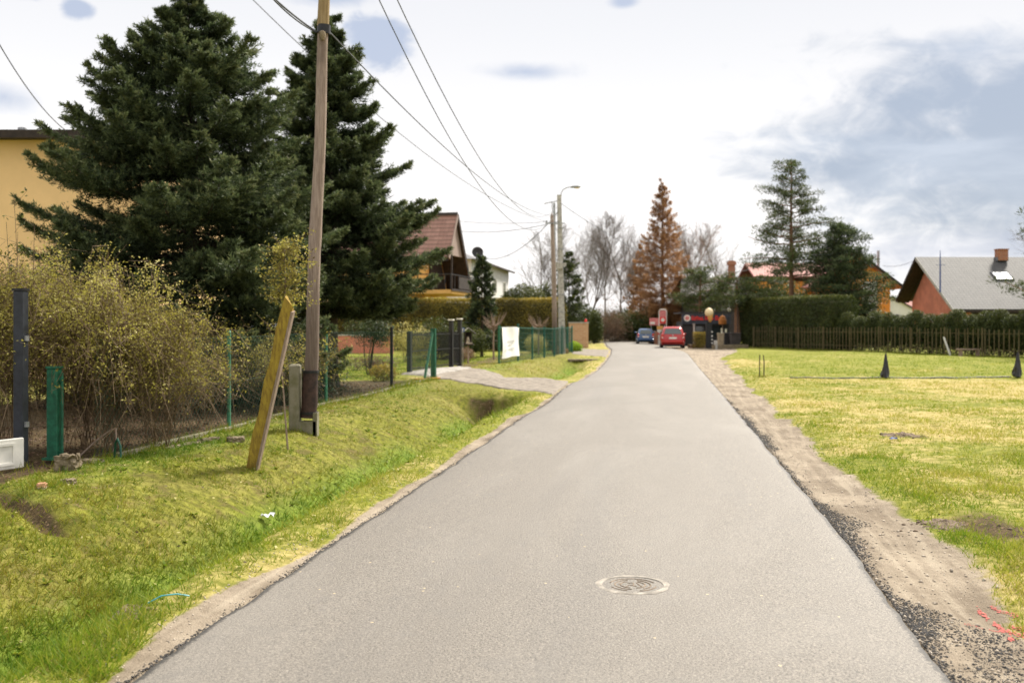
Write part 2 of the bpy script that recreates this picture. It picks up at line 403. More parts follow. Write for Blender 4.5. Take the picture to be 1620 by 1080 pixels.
M = dict(
    asphalt=asphalt_mat(), ground=ground_mat(),
    drive=mat('driveway', (.235, .205, .17), .95, .2, 5, bump=.35, bscale=90, spec=.15),
    concrete=mat('concrete', (.42, .405, .375), .9, .22, 7, bump=.4, bscale=70),
    concrete_mossy=mat('mossy_concrete', (.25, .225, .17), .95, .3, 6, bump=.6, bscale=60, col2=(.15, .14, .075)),
    stone=mat('stone', (.28, .225, .15), .95, .35, 9, bump=1.0, bscale=40, col2=(.11, .085, .05)),
    pole=wood_mat('weathered_pole', (.19, .14, .112), (.36, .285, .238), damp_to=3.0),
    pole_top=wood_mat('treated_pole', (.2, .14, .065), (.33, .245, .13)),
    tar=mat('tar_sleeve', (.045, .022, .018), .6, .4, 9),
    yellow_wood=wood_mat('yellowed_wood', (.19, .12, .03), (.40, .285, .045), (9, 9, 1.4)),
    bare_wood=wood_mat('bare_wood', (.21, .15, .115), (.33, .25, .2)),
    pale=wood_mat('fence_pales', (.075, .06, .032), (.15, .12, .062)),
    stone_slab=mat('apron_concrete', (.30, .28, .25), .9, .2, 4, bump=.3, bscale=80),
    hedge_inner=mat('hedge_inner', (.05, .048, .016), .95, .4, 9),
    lid_marks=mat('lid_marks', (.19, .145, .105), .9, .3, 20),
    clod=mat('clods', (.24, .18, .125), 1, .4, 16, bump=1.0, bscale=60, col2=(.085, .06, .04)),
    bark=wood_mat('bark', (.05, .037, .028), (.11, .085, .065), (8, 8, 2)),
    bark_warm=wood_mat('pine_bark', (.12, .065, .038), (.23, .13, .08), (6, 6, 2)),
    twig=mat('bare_twigs', (.19, .16, .14), .9, .25, 3),
    twig_warm=mat('warm_twigs', (.25, .175, .13), .9, .25, 3),
    cane=mat('bramble_canes', (.17, .115, .062), .8, .35, 7),
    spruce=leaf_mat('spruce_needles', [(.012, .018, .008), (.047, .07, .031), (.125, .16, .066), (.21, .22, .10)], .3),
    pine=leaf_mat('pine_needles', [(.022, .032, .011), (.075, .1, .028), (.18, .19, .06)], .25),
    larch=leaf_mat('rusty_needles', [(.19, .085, .032), (.40, .22, .10), (.55, .37, .20)], .5),
    bramble=leaf_mat('bramble_leaves', [(.08, .058, .024), (.225, .19, .042), (.41, .375, .07), (.56, .50, .22)], .4),
    thuja=leaf_mat('thuja_foliage', [(.014, .024, .006), (.052, .07, .016), (.14, .145, .032)], .25),
    hedge_y=leaf_mat('hedge_foliage', [(.06, .05, .014), (.16, .13, .028), (.32, .25, .045), (.50, .38, .075)], .3),
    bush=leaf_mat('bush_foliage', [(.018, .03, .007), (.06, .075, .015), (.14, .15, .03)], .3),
    brown_bush=leaf_mat('brown_bush', [(.07, .045, .03), (.16, .10, .065), (.25, .16, .10)], .3),
    lime=leaf_mat('lime_bush', [(.16, .28, .02), (.32, .46, .03)], .4),
    bank_grass=leaf_mat('bank_grass', [(.085, .17, .009), (.15, .2, .014), (.225, .225, .022), (.28, .22, .045), (.33, .23, .085)], .4),
    grass=leaf_mat('grass_blades', [(.10, .19, .010), (.165, .225, .016), (.28, .295, .032), (.39, .345, .075), (.46, .375, .15)], .45),
    green_metal=mat('green_paint', (.014, .115, .062), .5, .25, 14),
    green_light=mat('faded_green_paint', (.05, .19, .11), .6, .25, 14),
    green_wire=mat('green_wire', (.012, .075, .045), .6, .2, 14),
    teal_wire=mat('teal_fence_wire', (.01, .095, .07), .55, .2, 14),
    black_metal=mat('black_paint', (.012, .012, .014), .5, .3, 14),
    blue_black=mat('anthracite_paint', (.022, .026, .036), .5, .25, 10),
    steel=mat('galvanised_steel', (.33, .34, .35), .5, .2, 12, metal=.6),
    wire=mat('cable', (.075, .082, .095), .7, .1, 6),
    white=mat('white_paint', (.74, .72, .66), .6, .08, 6),
    banner=mat('banner_sheet', (.80, .80, .79), .6, .03, 3),
    grey_print=mat('grey_print', (.46, .45, .45), .7, .12, 10),
    white_wall=mat('white_render', (.66, .66, .64), .9, .05, 1.5),
    yellow_wall=mat('yellow_render', (.84, .57, .28), .92, .05, .7, bump=.15, bscale=40),
    orange_wall=mat('orange_render', (.80, .33, .06), .92, .06, 1),
    yellow2=mat('warm_yellow_render', (.66, .39, .12), .9, .06, 1),
    pink_wall=mat('salmon_render', (.58, .215, .15), .92, .1, 1.4),
    dark_wood=mat('dark_boards', (.035, .024, .018), .8, .3, 4),
    board=mat('gable_boards', (.30, .225, .19), .85, .15, 9, stretch=(9, 9, .4)),
    roof_red=tile_mat('red_tiles', (.20, .10, .075), (.34, .19, .145), .36, .3),
    roof_redfar=tile_mat('pale_red_tiles', (.34, .12, .10), (.44, .2, .165), .36, .3),
    roof_grey=tile_mat('grey_tiles', (.045, .045, .046), (.085, .084, .082), .36, .33),
    roof_dark=mat('dark_roof', (.05, .042, .04), .8, .2, 3),
    roof_slate=mat('slate_roof', (.16, .16, .17), .8, .2, 3),
    brick_red=brick_mat('red_brick', (.32, .085, .03), (.42, .13, .05), (.3, .24, .18)),
    brick_tan=brick_mat('tan_brick', (.46, .255, .14), (.54, .315, .18), (.52, .42, .31), .4, .16),
    glass=glass_mat('window_glass'), carglass=glass_mat('car_glass', (.05, .065, .065)),
    skylight=glass_mat('skylight_painted_sheen', (.75, .76, .78), .25),  # pale base colour paints the bright sky reflected in the pane
    red_paint=mat('red_car_paint', (.40, .010, .008), .28, .05, 3, coat=.6),
    blue_paint=mat('blue_car_paint', (.03, .085, .20), .3, .08, 3, coat=.6),
    black_plastic=mat('black_plastic', (.02, .02, .021), .6, .2, 10),
    rubber=mat('tyre_rubber', (.016, .016, .016), .9, .2, 20),
    rim=mat('wheel_rim', (.45, .45, .46), .35, .1, 20, metal=.8),
    taillight=mat('tail_light', (.55, .06, .05), .25, .1, 20),
    clear_light=mat('clear_lens', (.75, .6, .55), .25, .1, 20),
    sign_red=mat('sign_red', (.72, .028, .016), .5, .1, 8),
    sign_pink=mat('faded_red_sign', (.62, .2, .19), .6, .15, 8),
    sign_blue=mat('sign_blue', (.03, .07, .25), .5, .1, 8),
    kiosk=mat('kiosk_dark', (.022, .022, .027), .7, .25, 3),
    kiosk_blue=mat('kiosk_fascia', (.032, .036, .055), .6, .2, 3),
    cone=mat('waffle_cone', (.62, .33, .09), .6, .15, 20),
    cream=mat('cream_scoop', (.78, .62, .36), .5, .1, 14),
    tan=mat('tan_plastic', (.36, .29, .19), .7, .15, 6),
    umber=mat('brown_canvas', (.36, .135, .03), .8, .15, 6),
    cover=mat('cast_cover', (.285, .255, .213), .9, .2, 18, bump=.6, bscale=90, col2=(.215, .19, .157)),
    cover_rim=mat('cover_rim', (.30, .272, .232), .9, .3, 9, bump=.3, bscale=120),
    tar_bits=mat('asphalt_crumbs', (.055, .052, .05), .85, .5, 20),
    pebble=mat('pebbles', (.40, .34, .27), .9, .35, 12),
    soil=mat('culvert_dark', (.16, .115, .08), 1, .35, 14, bump=1.0, bscale=50, col2=(.07, .05, .035)),
    spray=mat('pink_spray_paint', (.50, .135, .125), 1, .35, 70, spec=0, col2=(.36, .14, .115)),
    plastic_black=mat('black_sheeting', (.014, .014, .017), .35, .3, 8),
    litter=mat('white_litter', (.8, .8, .8), .6, .05, 8),
    cyan=mat('cyan_plastic', (.05, .32, .36), .5, .1, 8),
    orange_dirt=mat('orange_board', (.5, .22, .04), .8, .2, 8),
)

# ------------------------------------------------------------------ the ground and the road
LE = [(4.72, -1.865), (8.87, -1.24), (15.1, -.288), (17.85, .10), (21.9, .80), (25.7, 1.24), (29.1, 1.72), (30.8, 2.18), (37.2, 3.19), (47, 4.44), (57, 5.64), (68.7, 6.85), (76.5, 7.3), (83.7, 7.9), (95, 8.9), (140, 13)]
RE = [(4.72, 2.1), (7.7, 2.62), (15.1, 3.75), (25, 5.25), (40, 7.5), (57, 10.1), (63.7, 10.95), (74, 11.6), (86, 12.2), (95, 12.8), (140, 17)]
LEy, LEx = np.array(LE).T; REy, REx = np.array(RE).T
def xl(Y):
    Y = np.asarray(Y, float); return np.where(Y < 4.72, -1.865 + (Y - 4.72) * .1505, np.interp(Y, LEy, LEx))
def xr(Y):
    Y = np.asarray(Y, float); return np.where(Y < 4.72, 2.1 + (Y - 4.72) * .172, np.interp(Y, REy, REx))
DS = np.array([.12, .35, .62, 1.0, 1.4, 1.65, 2.45, 3.15, 3.7]); DZ = np.array([0, .005, -.02, -.42, -.74, -.70, -.24, .0, .05])
def wdirt(Y): return np.interp(Y, [0, 6, 8.4, 12.3, 19.5, 34.8, 51.5, 60, 75], [.74, .70, .68, .64, .78, 1.1, 1.55, 3.0, 5])
def damp(Y):
    """how deep the ditch is along the road: it is filled in under the two driveways"""
    return (1 - sst(Y, 24.35, 24.8)) + 1.0 * sst(Y, 30.8, 33.5) * (1 - sst(Y, 47.5, 48.6))
def segd(X, Y, a, b):
    ax, ay = a; dx, dy = b[0] - ax, b[1] - ay; t = np.clip(((X - ax) * dx + (Y - ay) * dy) / (dx * dx + dy * dy), 0, 1)
    return np.hypot(X - ax - t * dx, Y - ay - t * dy)
GUL = ((-6.3, 11.0), (-5.0, 9.7), (-4.1, 9.0))
def masks(X, Y):
    X = np.asarray(X, float); Y = np.asarray(Y, float); s = xl(Y) - X; r = X - xr(Y)
    wob = fbm(X * .8, Y * .8, 3) * .28 + fbm(X * 3.1, Y * 3.1, 5) * .1
    wl = .12 + .07 * vnoise(Y * .5, Y * 0, 9) + .13 * np.exp(-((Y - 6.0) / .95) ** 2)
    dl = (1 - sst(s + wob * .25, wl - .07, wl + .07)) * (s > -.4)
    wd = wdirt(Y)
    dr = (1 - sst(r + wob * .9, wd - .2, wd + .2)) * (r > -.4)
    dug = np.exp(-((X - 4.05) / .38) ** 2 - ((Y - 8.35) / .8) ** 2)
    dirt = np.clip(dl + dr, 0, 1)
    # bare soil under the trees behind the wire fence, lawn farther in
    soil = sst(s, 4.2, 4.55) * (1 - sst(Y, 27.5, 30)) * (1 - sst(s + wob, 10.5, 11.5))
    g = np.minimum(segd(X, Y, GUL[0], GUL[1]), segd(X, Y, GUL[1], GUL[2]))
    soil = np.maximum(soil, np.exp(-((g + wob * .35) / .17) ** 2) * .95 * (.75 + .5 * vnoise(X * 2.3, Y * 2.3, 77)))
    soil = np.maximum(soil, (.5 + .4 * fbm(X * 3, Y * 3, 76)) * sst(s + wob, .9, 1.3) * (1 - sst(s + wob, 2.0, 2.7)) * sst(Y + wob * 2, 23.2, 24.0) * (1 - sst(Y, 24.7, 25.0)))  # soil tone here also paints the shade in the culvert hollow
    soil = np.maximum(soil, (.75 + .5 * vnoise(X * 5, Y * 5, 78)) * np.exp(-((X - 5.92) / .42) ** 2 - ((Y - 14.9) / .4) ** 2))
    dg = dug * (.85 + .5 * fbm(X * 4, Y * 4, 79)); soil = np.maximum(soil, dg); dirt = dirt * (1 - sst(dg, .35, .7))
    soil = np.maximum(soil, sst(s, 4.3, 5) * sst(Y, 34, 38) * (1 - sst(s, 5.6, 6.2)) * (1 - sst(Y, 56, 60)) * .6)
    lush = .9 * sst(s, .8, 1.3) * (1 - sst(s, 1.75, 2.35)) * damp(Y) * sst(fbm(X * .6, Y * .6, 31), -.7, .05)
    lush = np.maximum(lush, .55 * sst(s, 3.2, 3.9) * (1 - sst(s, 4.2, 4.4)) * sst(fbm(X * .5, Y * .5, 33), -.2, .3))
    rb = (r > 0)
    dry = np.where(rb, .57 - .5 * sst(Y + fbm(X * .6, Y * .6, 45) * 2, 28.8, 32.2) * sst(r, 1.2, 4.5) + fbm(X * .33, Y * .33, 41) * .6 - .35 * np.exp(-np.clip(r - wdirt(Y), 0, 9) / .35), .28 + .22 * sst(Y, 18, 40) + fbm(X * .3, Y * .3, 43) * .25)
    lawn = sst(s, 5, 6) * sst(Y, 28, 30)
    dry = dry * (1 - lawn)
    soil = np.maximum(soil, .5 * sst(s, 1.6, 2.2) * (1 - sst(s, 4.1, 4.4)) * (1 - sst(Y, 60, 70)) * sst(fbm(X * 2.6, Y * 2.6, 35, 3) + .4 * fbm(X * 9, Y * 9, 36, 2), .1, .5))
    return s, r, dirt, np.clip(soil, 0, 1), np.clip(lush, 0, 1), dry
def height(X, Y, fine=True):
    X = np.asarray(X, float); Y = np.asarray(Y, float); s = xl(Y) - X; r = X - xr(Y)
    d = np.interp(s, DS, DZ); z = np.where(s > 0, np.where(s < 3.15, d * damp(Y), np.where(s < 3.7, d, .05)), 0)
    z = np.where((s > .0), z - .03 * (1 - sst(s, .05, .35)), z)
    z = np.where(r > 0, -.035 + .06 * sst(r, wdirt(Y) - .2, wdirt(Y) + .4), z)
    z = np.where((s <= 0) & (r <= 0), -.06, z)
    out = np.clip(np.maximum(s, r) / .5, 0, 1)
    z = z + out * (fbm(X * .45, Y * .45, 51, 3) * .05 + (fbm(X * 2.2, Y * 2.2, 53, 3) * .032 + fbm(X * 6.5, Y * 6.5, 55, 2) * .022 * ((s > 1.2) & (s < 4.3)) if fine else 0)) * (Y < 140)
    z = z - .3 * np.exp(-((s - 1.65) / .5) ** 2) * sst(Y, 22.6, 23.9) * (1 - sst(Y, 24.5, 24.75))
    g = np.minimum(segd(X, Y, GUL[0], GUL[1]), segd(X, Y, GUL[1], GUL[2]))
    z = z - .2 * np.exp(-(g / .17) ** 2)
    z = z - .05 * np.exp(-((X - 3.85) / .25) ** 2 - ((Y - 8.35) / .6) ** 2) * (1 + fbm(X * 5, Y * 5, 57))
    return z
def gz(x, y): return float(height(np.array([x]), np.array([y]))[0])

def build_ground():
    a = [0, .02, .06]
    st = .06
    while a[-1] < 5.2: a.append(a[-1] + .075)
    while a[-1] < 500: st *= 1.13; a.append(a[-1] + min(max(st, .12), 60))
    a = np.array(a)
    ys = [-40.]
    while ys[-1] < 2: ys.append(ys[-1] + 2.0 if ys[-1] < -2 else ys[-1] + .5)
    while ys[-1] < 700:
        y = ys[-1]; ys.append(y + (.085 if y < 12 else .085 * (y / 12) ** 1.35 if y < 90 else y * .06))
    ys = np.array(ys); nr = len(ys)
    L = xl(ys)[:, None] - a[None, ::-1]; Rr = xr(ys)[:, None] + a[None, :]
    X = np.concatenate([L, Rr], 1); Y = np.repeat(ys[:, None], X.shape[1], 1); nc = X.shape[1]
    s, r, dirt, soil, lush, dry = masks(X, Y); Z = height(X, Y)
    V = np.stack([X, Y, Z], -1).reshape(-1, 3)
    i = (np.arange(nr - 1)[:, None] * nc + np.arange(nc - 1)[None, :]).ravel()
    Fc = np.stack([i, i + 1, i + nc + 1, i + nc], 1)
    o = npmesh('ground', V, Fc, M['ground'], attrs=dict(bank=(sst(s, 1.3, 1.9) * (1 - sst(s, 4.6, 5.2))).ravel(), dirt=dirt.ravel(), soil=soil.ravel(), lush=lush.ravel(), dry=dry.ravel()), smooth=True)
    tag(o, kind='structure')
build_ground()

def build_road():
    ys = np.concatenate([np.arange(-40, 3, 1.0), np.arange(3, 30, .06), np.arange(30, 92, .5)])
    Lx = xl(ys) + fbm(ys * 2.3, ys * 0, 61, 4) * .035 * (ys > 0); Rx = xr(ys) + fbm(ys * 2.3, ys * 0 + 9, 63, 4) * .035 * (ys > 0)
    # beyond the parked cars the lane bends to the left
    dist = np.arange(0, 45, 1.0)[1:]
    pl, pr = [(x, y) for x, y in zip(Lx, ys)], [(x, y) for x, y in zip(Rx, ys)]
    cl = (Lx[-1] - 3.4, ys[-1]);
    for k in np.linspace(0, 1, 24)[1:]:
        th = k * R(84)
        c = (Lx[-1] - 9, ys[-1] - .3)
        pl.append((c[0] + 9 * math.cos(th), c[1] + .3 + 9 * math.sin(th) * .6)); rr = 9 + (Rx[-1] - Lx[-1])
        pr.append((c[0] + rr * math.cos(th), c[1] + .3 + rr * math.sin(th) * .62))
    pl.append((-40, pl[-1][1] + 3)); pr.append((-40, pr[-1][1] + 3))
    pl = np.array(pl); pr = np.array(pr); ts = np.array([0, .004, .02, .06, .14, .5, .86, .94, .98, .996, 1]); zs = np.array([-.06, -.012, 0, .008, .02, .028, .02, .008, 0, -.012, -.06])
    P = pl[:, None, :] * (1 - ts[None, :, None]) + pr[:, None, :] * ts[None, :, None]
    Z = np.broadcast_to(zs, P.shape[:2]); V = np.concatenate([P, Z[..., None]], -1).reshape(-1, 3)
    nc = len(ts); i = (np.arange(len(pl) - 1)[:, None] * nc + np.arange(nc - 1)[None, :]).ravel()
    eg = np.broadcast_to(np.array([1, 1, .35, 0, 0, 0, 0, 0, .35, 1, 1]), P.shape[:2]).ravel()
    tag(npmesh('road', V, np.stack([i, i + 1, i + nc + 1, i + nc], 1), M['asphalt'], attrs=dict(edge=eg), smooth=True), kind='structure')
build_road()

def sheet(name, P4, nu, nv, mt, dz=.02, wob=.05, kind='structure'):
    A0, B0, B1, A1 = [np.array(p, float) for p in P4]
    u = np.linspace(0, 1, nu)[:, None, None]; v = np.linspace(0, 1, nv)[None, :, None]
    P = (A0 * (1 - u) + A1 * u) * (1 - v) + (B0 * (1 - u) + B1 * u) * v
    P[:, 0, 1] += fbm(P[:, 0, 0] * 2, P[:, 0, 1] * 2, 71) * wob; P[:, -1, 1] += fbm(P[:, -1, 0] * 2, P[:, -1, 1] * 2, 73) * wob
    Z = height(P[..., 0], P[..., 1]) + dz
    Z[:, 0] -= .12; Z[:, -1] -= .12; Z[0] -= .1; Z[-1] -= .1
    V = np.concatenate([P, Z[..., None]], -1).reshape(-1, 3)
    i = (np.arange(nu - 1)[:, None] * nv + np.arange(nv - 1)[None, :]).ravel()
    return tag(npmesh(name, V, np.stack([i, i + 1, i + nv + 1, i + nv], 1), mt, smooth=True), kind=kind)
sheet('driveway', [(1.02, 24.2), (1.72, 29.6), (-1.5, 36.2), (-2.75, 31.2)], 70, 50, M['drive'], .03)
sheet('second_driveway', [(4.9, 51.5), (6.5, 66), (4.6, 70), (3.4, 57.5)], 40, 40, M['drive'], .03)
sheet('gate_apron', [(-2.7, 31.6), (-1.45, 36.3), (-2.0, 38.6), (-3.75, 33.2)], 40, 40, M['stone_slab'], .06, .03)

# ------------------------------------------------------------------ grass: nobody could count the blades
def scatter(n, y0, y1, pw, px0, px1):
    q = 1 - pw; u = rng.random(n); Y = (y0 ** q + u * (y1 ** q - y0 ** q)) ** (1 / q)
    X = (rng.uniform(px0, px1, n) - 810) / F * Y; return X, Y
def grass(name, n, px0, px1, y0, y1, side, lo, hi, cap=.5, mt='grass', s0=-9, s1=99):
    X, Y = scatter(n, y0, y1, 1.15, px0, px1)
    s, r, dirt, soil, lush, dry = masks(X, Y)
    k = ((s > .1) if side == 'l' else (r > .1)) & (rng.random(n) > dirt * 1.5) & (rng.random(n) > soil * .95) & (s < 4.45 + 30 * (Y > 29.5))
    k &= ~((Y > 24.3) & (s > 0) & (s < 6.5) & (segd(X, Y, (1.4, 26.9), (-2.2, 34)) < 2.5))
    if side == 'l': k &= (s > s0 + .25 * fbm(X * 2, Y * 2, 87)) & (s < s1 + .25 * fbm(X * 2, Y * 2, 87))
    clump = fbm(X * 1.7, Y * 1.7, 81) * .6 + fbm(X * 7, Y * 7, 83) * .5
    k &= rng.random(n) < np.clip(.55 + clump + lush * .4, .08, 1)
    X, Y, dry, lush, clump, s, r = X[k], Y[k], dry[k], lush[k], clump[k], s[k], r[k]; m = len(X)
    Z = height(X, Y)
    tint = np.clip(.36 + (dry - .3) * .6 + fbm(X * .9, Y * .9, 85) * .35 + rng.normal(0, .16, m) - lush * .3, 0, 1)
    L = rng.uniform(lo, hi, m) * (1 + lush * .9) * np.clip(1 + 1.1 * clump, .35, 2.2) * (1 - .25 * np.clip(tint - .6, 0, 1)); L = np.clip(L, .015, cap)
    D = np.stack([rng.normal(0, .55, m), rng.normal(0, .55, m), rng.uniform(.35, 1.1, m)], 1)
    P = np.stack([X, Y, Z - .006], 1)
    V, Fc = blades(P, D, L, np.clip(.0042 + .00042 * Y, .004, .02) * rng.uniform(.7, 1.5, m))
    tag(npmesh(name, V, Fc, M[mt], attrs=dict(tint=np.repeat(tint, 3))), kind='stuff')
grass('verge_grass', 260000, -120, 980, 4.3, 52, 'l', .025, .12, s1=1.45)
grass('bank_grass', 330000, -120, 980, 5.5, 52, 'l', .018, .09, mt='bank_grass', s0=1.45, s1=4.6)
grass('lawn_grass', 120000, 450, 900, 26, 52, 'l', .03, .07, s0=4.6)
grass('field_grass', 260000, 1080, 1760, 5.0, 60, 'r', .02, .075)

def weeds(n=520, m=9):
    Y = rng.uniform(5.5, 22, n); s0 = rng.uniform(.5, 4.3, n); X = xl(Y) - s0; _, _, dirt, soil, lush, dry = masks(X, Y)
    k = (dirt < .2) & (soil < .3) & (fbm(X * .7, Y * .7, 88) > -.1); X, Y = X[k], Y[k]; n = len(X); Z = height(X, Y)
    P = np.repeat(np.stack([X, Y, Z], 1), m, 0); a = rng.uniform(0, 6.28, n * m); D = np.stack([np.cos(a), np.sin(a), rng.uniform(.25, .9, n * m)], 1); sz = np.repeat(rng.uniform(.035, .085, n), m)
    V, Fc = leaves(P, D, sz * rng.uniform(.6, 1.2, n * m), sz * .42, np.tile([0, 0, 1.], (n * m, 1)) + rng.normal(0, .2, (n * m, 3)))
    tag(npmesh('verge_weeds', V, Fc, M['grass'], attrs=dict(tint=np.repeat(np.clip(rng.normal(.26, .12, n * m), 0, 1), 4))), kind='stuff')
weeds()

# ------------------------------------------------------------------ loose stones beside the asphalt
def stones(name, X, Y, size, mt, seed):
    n = len(X); r2 = np.random.default_rng(seed)
    base = np.array([(1, 0, 0), (-1, 0, 0), (0, 1, 0), (0, -1, 0), (0, 0, 1), (0, 0, -1)], float)
    f = np.array([(0, 2, 4), (2, 1, 4), (1, 3, 4), (3, 0, 4), (2, 0, 5), (1, 2, 5), (3, 1, 5), (0, 3, 5)])
    sc = size[:, None, None] * r2.uniform(.55, 1.25, (n, 6, 1)) * np.array([1, 1, .7]); th = r2.uniform(0, 6.28, n)
    v = base[None] * sc; c, s = np.cos(th)[:, None], np.sin(th)[:, None]
    V = np.stack([v[..., 0] * c - v[..., 1] * s, v[..., 0] * s + v[..., 1] * c, v[..., 2]], -1)
    Z = height(X, Y) + size * .15; V += np.stack([X, Y, Z], 1)[:, None, :]
    Fc = (np.arange(n)[:, None, None] * 6 + f[None]).reshape(-1, 3)
    return tag(npmesh(name, V.reshape(-1, 3), Fc, mt), kind='stuff')
def edge_stones():
    Y = 3.6 * (24 / 3.6) ** rng.random(90000); off = rng.beta(1.0, 2.2, 90000) * np.interp(Y, [3.6, 5.2, 5.8, 6.4, 7.0, 8.6, 9.6, 13, 14, 18, 24], [.42, .46, .36, .10, .08, .26, .14, .08, .2, .22, .1]) * (1 + .9 * fbm(Y * 2.2, Y * 0, 97))
    cl = fbm(Y * 1.6, off * 4, 91)
    dens = np.interp(Y, [3.6, 5.6, 6.2, 6.8, 7.3, 7.8, 9.2, 10, 13.2, 14.2, 17, 19, 24], [.8, .75, .42, .04, .1, .5, .5, .12, .08, .4, .4, .15, .0]) * np.clip(.7 + cl, 0, 1)
    k = (rng.random(90000) < dens) & (off > 0); Y, off = Y[k], off[k]
    stones('asphalt_crumbs', xr(Y) + .005 + off, Y, rng.uniform(.002, .0062, len(Y)) * rng.choice([1, 1, 1, 1.8], len(Y)) * (1 + np.clip(Y - 9, 0, 9) * .05), M['tar_bits'], 1)
    Y = rng.uniform(3.6, 26, 6000); off = rng.uniform(0, 1, 6000) ** 1.4 * (wdirt(Y) + .1); k = rng.random(6000) < np.clip(9 / Y ** 1.15, 0, 1); Y, off = Y[k], off[k]
    stones('pebbles_by_field', xr(Y) + off, Y, rng.uniform(.002, .009, len(Y)) * rng.choice([1, 1, 1, 1, 2.2], len(Y)), M['pebble'], 2)
    Y = rng.uniform(4, 26, 9000); off = np.abs(rng.normal(0, .022, 9000)); k = rng.random(9000) < .8 * np.clip(8 / Y, 0, 1) * np.clip(.5 + fbm(Y * 1.2, off, 93), 0, 1); Y, off = Y[k], off[k]
    stones('crumbs_by_verge', xl(Y) - .005 - off, Y, rng.uniform(.003, .009, len(Y)), M['tar_bits'], 3)
    Y = rng.uniform(4, 22, 1800); off = rng.uniform(0, .3, 1800); k = rng.random(1800) < np.clip(7 / Y, 0, 1); Y, off = Y[k], off[k]
    stones('pebbles_by_verge', xl(Y) - off, Y, rng.uniform(.003, .011, len(Y)), M['pebble'], 4)
edge_stones()

# ------------------------------------------------------------------ trees and shrubs
def place(name, label, cat, x, y, group=None, rz=0.0): return thing(name, label, cat, (x, y, gz(x, y)), rz, group)

def conifer(root, H, prof, nwh, per, mt, trunk_m, lw=(.07, .016), tw_n=22, nd=26, droop=.22, tip=.35, tw_len=.42, seed=1, r0=.16, inner=.12, up=.55, gap=0.0, sag=.12, tw_ang=.9, pad=0.0, tintb=.3, dark_fill=0, wj=.012):
    """spruce-like tree: whorls of boughs, flat sprays of twigs, needle tufts. prof(t): bough length at height fraction t"""
    g = np.random.default_rng(seed); Ps, Ds, Ts, sg = [], [], [], []
    hs = np.linspace(prof.lo, .985, nwh)
    for t in hs:
        l0 = prof(t); k = max(4, int(per * (.6 + .4 * min(1, l0 / 2))))
        a0 = g.uniform(0, 6.28)
        for j in range(k):
            if g.random() < gap: continue
            az = a0 + 6.28 * j / k + g.normal(0, .22); l = l0 * g.uniform(.68, 1.14); h = t * H + g.normal(0, wj * H)
            d = np.array([math.cos(az), math.sin(az), 0.]); sd_ = np.array([-d[1], d[0], 0.])
            f = lambda q: d * (l * q)[:, None] + np.array([0, 0, 1.]) * (h + l * (up * (t - .45) * q - droop * q * (1 - t * .7) + tip * q ** 3 * .5))[:, None]
            q = np.linspace(0, 1, 5); pp = f(q)
            for a, b, i in zip(pp[:-1], pp[1:], range(4)): sg.append((*a, *b, .009 * l * (1 - i * .22) + .004, .009 * l * (.8 - i * .22) + .003))
            n = max(6, int(tw_n * (.35 + .65 * l / 2.2)))
            qt = inner + (1 - inner) * g.random(n) ** .75; bp = f(qt); sgn = g.choice([-1, 1], n)
            tl = (tw_len * l * (1 - qt) * .9 + .16) * g.uniform(.6, 1.2, n); tl = np.minimum(tl, 1.05)
            ang = tw_ang * g.uniform(.55, 1.15, n)
            td = d[None] * np.cos(ang)[:, None] + sd_[None] * (np.sin(ang) * sgn)[:, None]
            td[:, 2] += g.normal(.05 + pad, .13 + pad * 2, n) + .25 * qt ** 2
            td = nrm(td); tj = g.uniform(0, 1, (n, nd)); pos = bp[:, None] + td[:, None] * (tl[:, None] * tj)[..., None]
            pos[..., 2] -= sag * (tl[:, None] * tj) ** 1.5
            nd_ = td[:, None] * .75 + g.normal(0, .5, (n, nd, 3)); nd_[..., 2] += .22
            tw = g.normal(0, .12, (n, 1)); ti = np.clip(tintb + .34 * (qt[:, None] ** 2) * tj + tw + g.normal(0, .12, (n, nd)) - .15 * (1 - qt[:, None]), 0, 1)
            Ps.append(pos.reshape(-1, 3)); Ds.append(nd_.reshape(-1, 3)); Ts.append(ti.ravel())
    P = np.concatenate(Ps); D = np.concatenate(Ds); T = np.concatenate(Ts); n = len(P); LL = g.uniform(.6, 1.25, n) * lw[0]; WW = np.full(n, lw[1])
    if dark_fill:
        t = prof.lo + (.97 - prof.lo) * g.random(dark_fill) ** 1.7; az = g.uniform(0, 6.28, dark_fill); rr = np.interp(t, prof.t, prof.l) * .72 * np.sqrt(g.random(dark_fill))
        P = np.concatenate([P, np.stack([np.cos(az) * rr, np.sin(az) * rr, t * H - .1 * rr], 1)]); D = np.concatenate([D, np.stack([np.cos(az), np.sin(az), g.normal(0, .35, dark_fill)], 1)])
        T = np.concatenate([T, g.uniform(0, .25, dark_fill)]); LL = np.concatenate([LL, g.uniform(.7, 1.3, dark_fill) * lw[0] * 1.9]); WW = np.concatenate([WW, np.full(dark_fill, lw[1] * 2.2)]); n += dark_fill  # extra inner leaves block light; crown shade is put into their dark tint
    V, Fc = leaves(P, D, LL, WW, np.array([[0, 0, 1.]]) + g.normal(0, .55, (n, 3)))
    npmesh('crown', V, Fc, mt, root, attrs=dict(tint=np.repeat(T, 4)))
    b = B(); b.tube([(0, 0, -.15), (0, 0, H * .04), (.02, .02, H * .3), (0, .03, H * .7), (0, 0, H * .99)], [r0 * 1.35, r0 * 1.05, r0 * .8, r0 * .4, .012], 10)
    tr = b.build('trunk', trunk_m, root, smooth=True)
    segs_mesh('boughs', sg, trunk_m, tr, 4)
class Prof:
    def __init__(s, pts): s.t, s.l = zip(*pts); s.lo = s.t[0]
    def __call__(s, t): return float(np.interp(t, s.t, s.l))

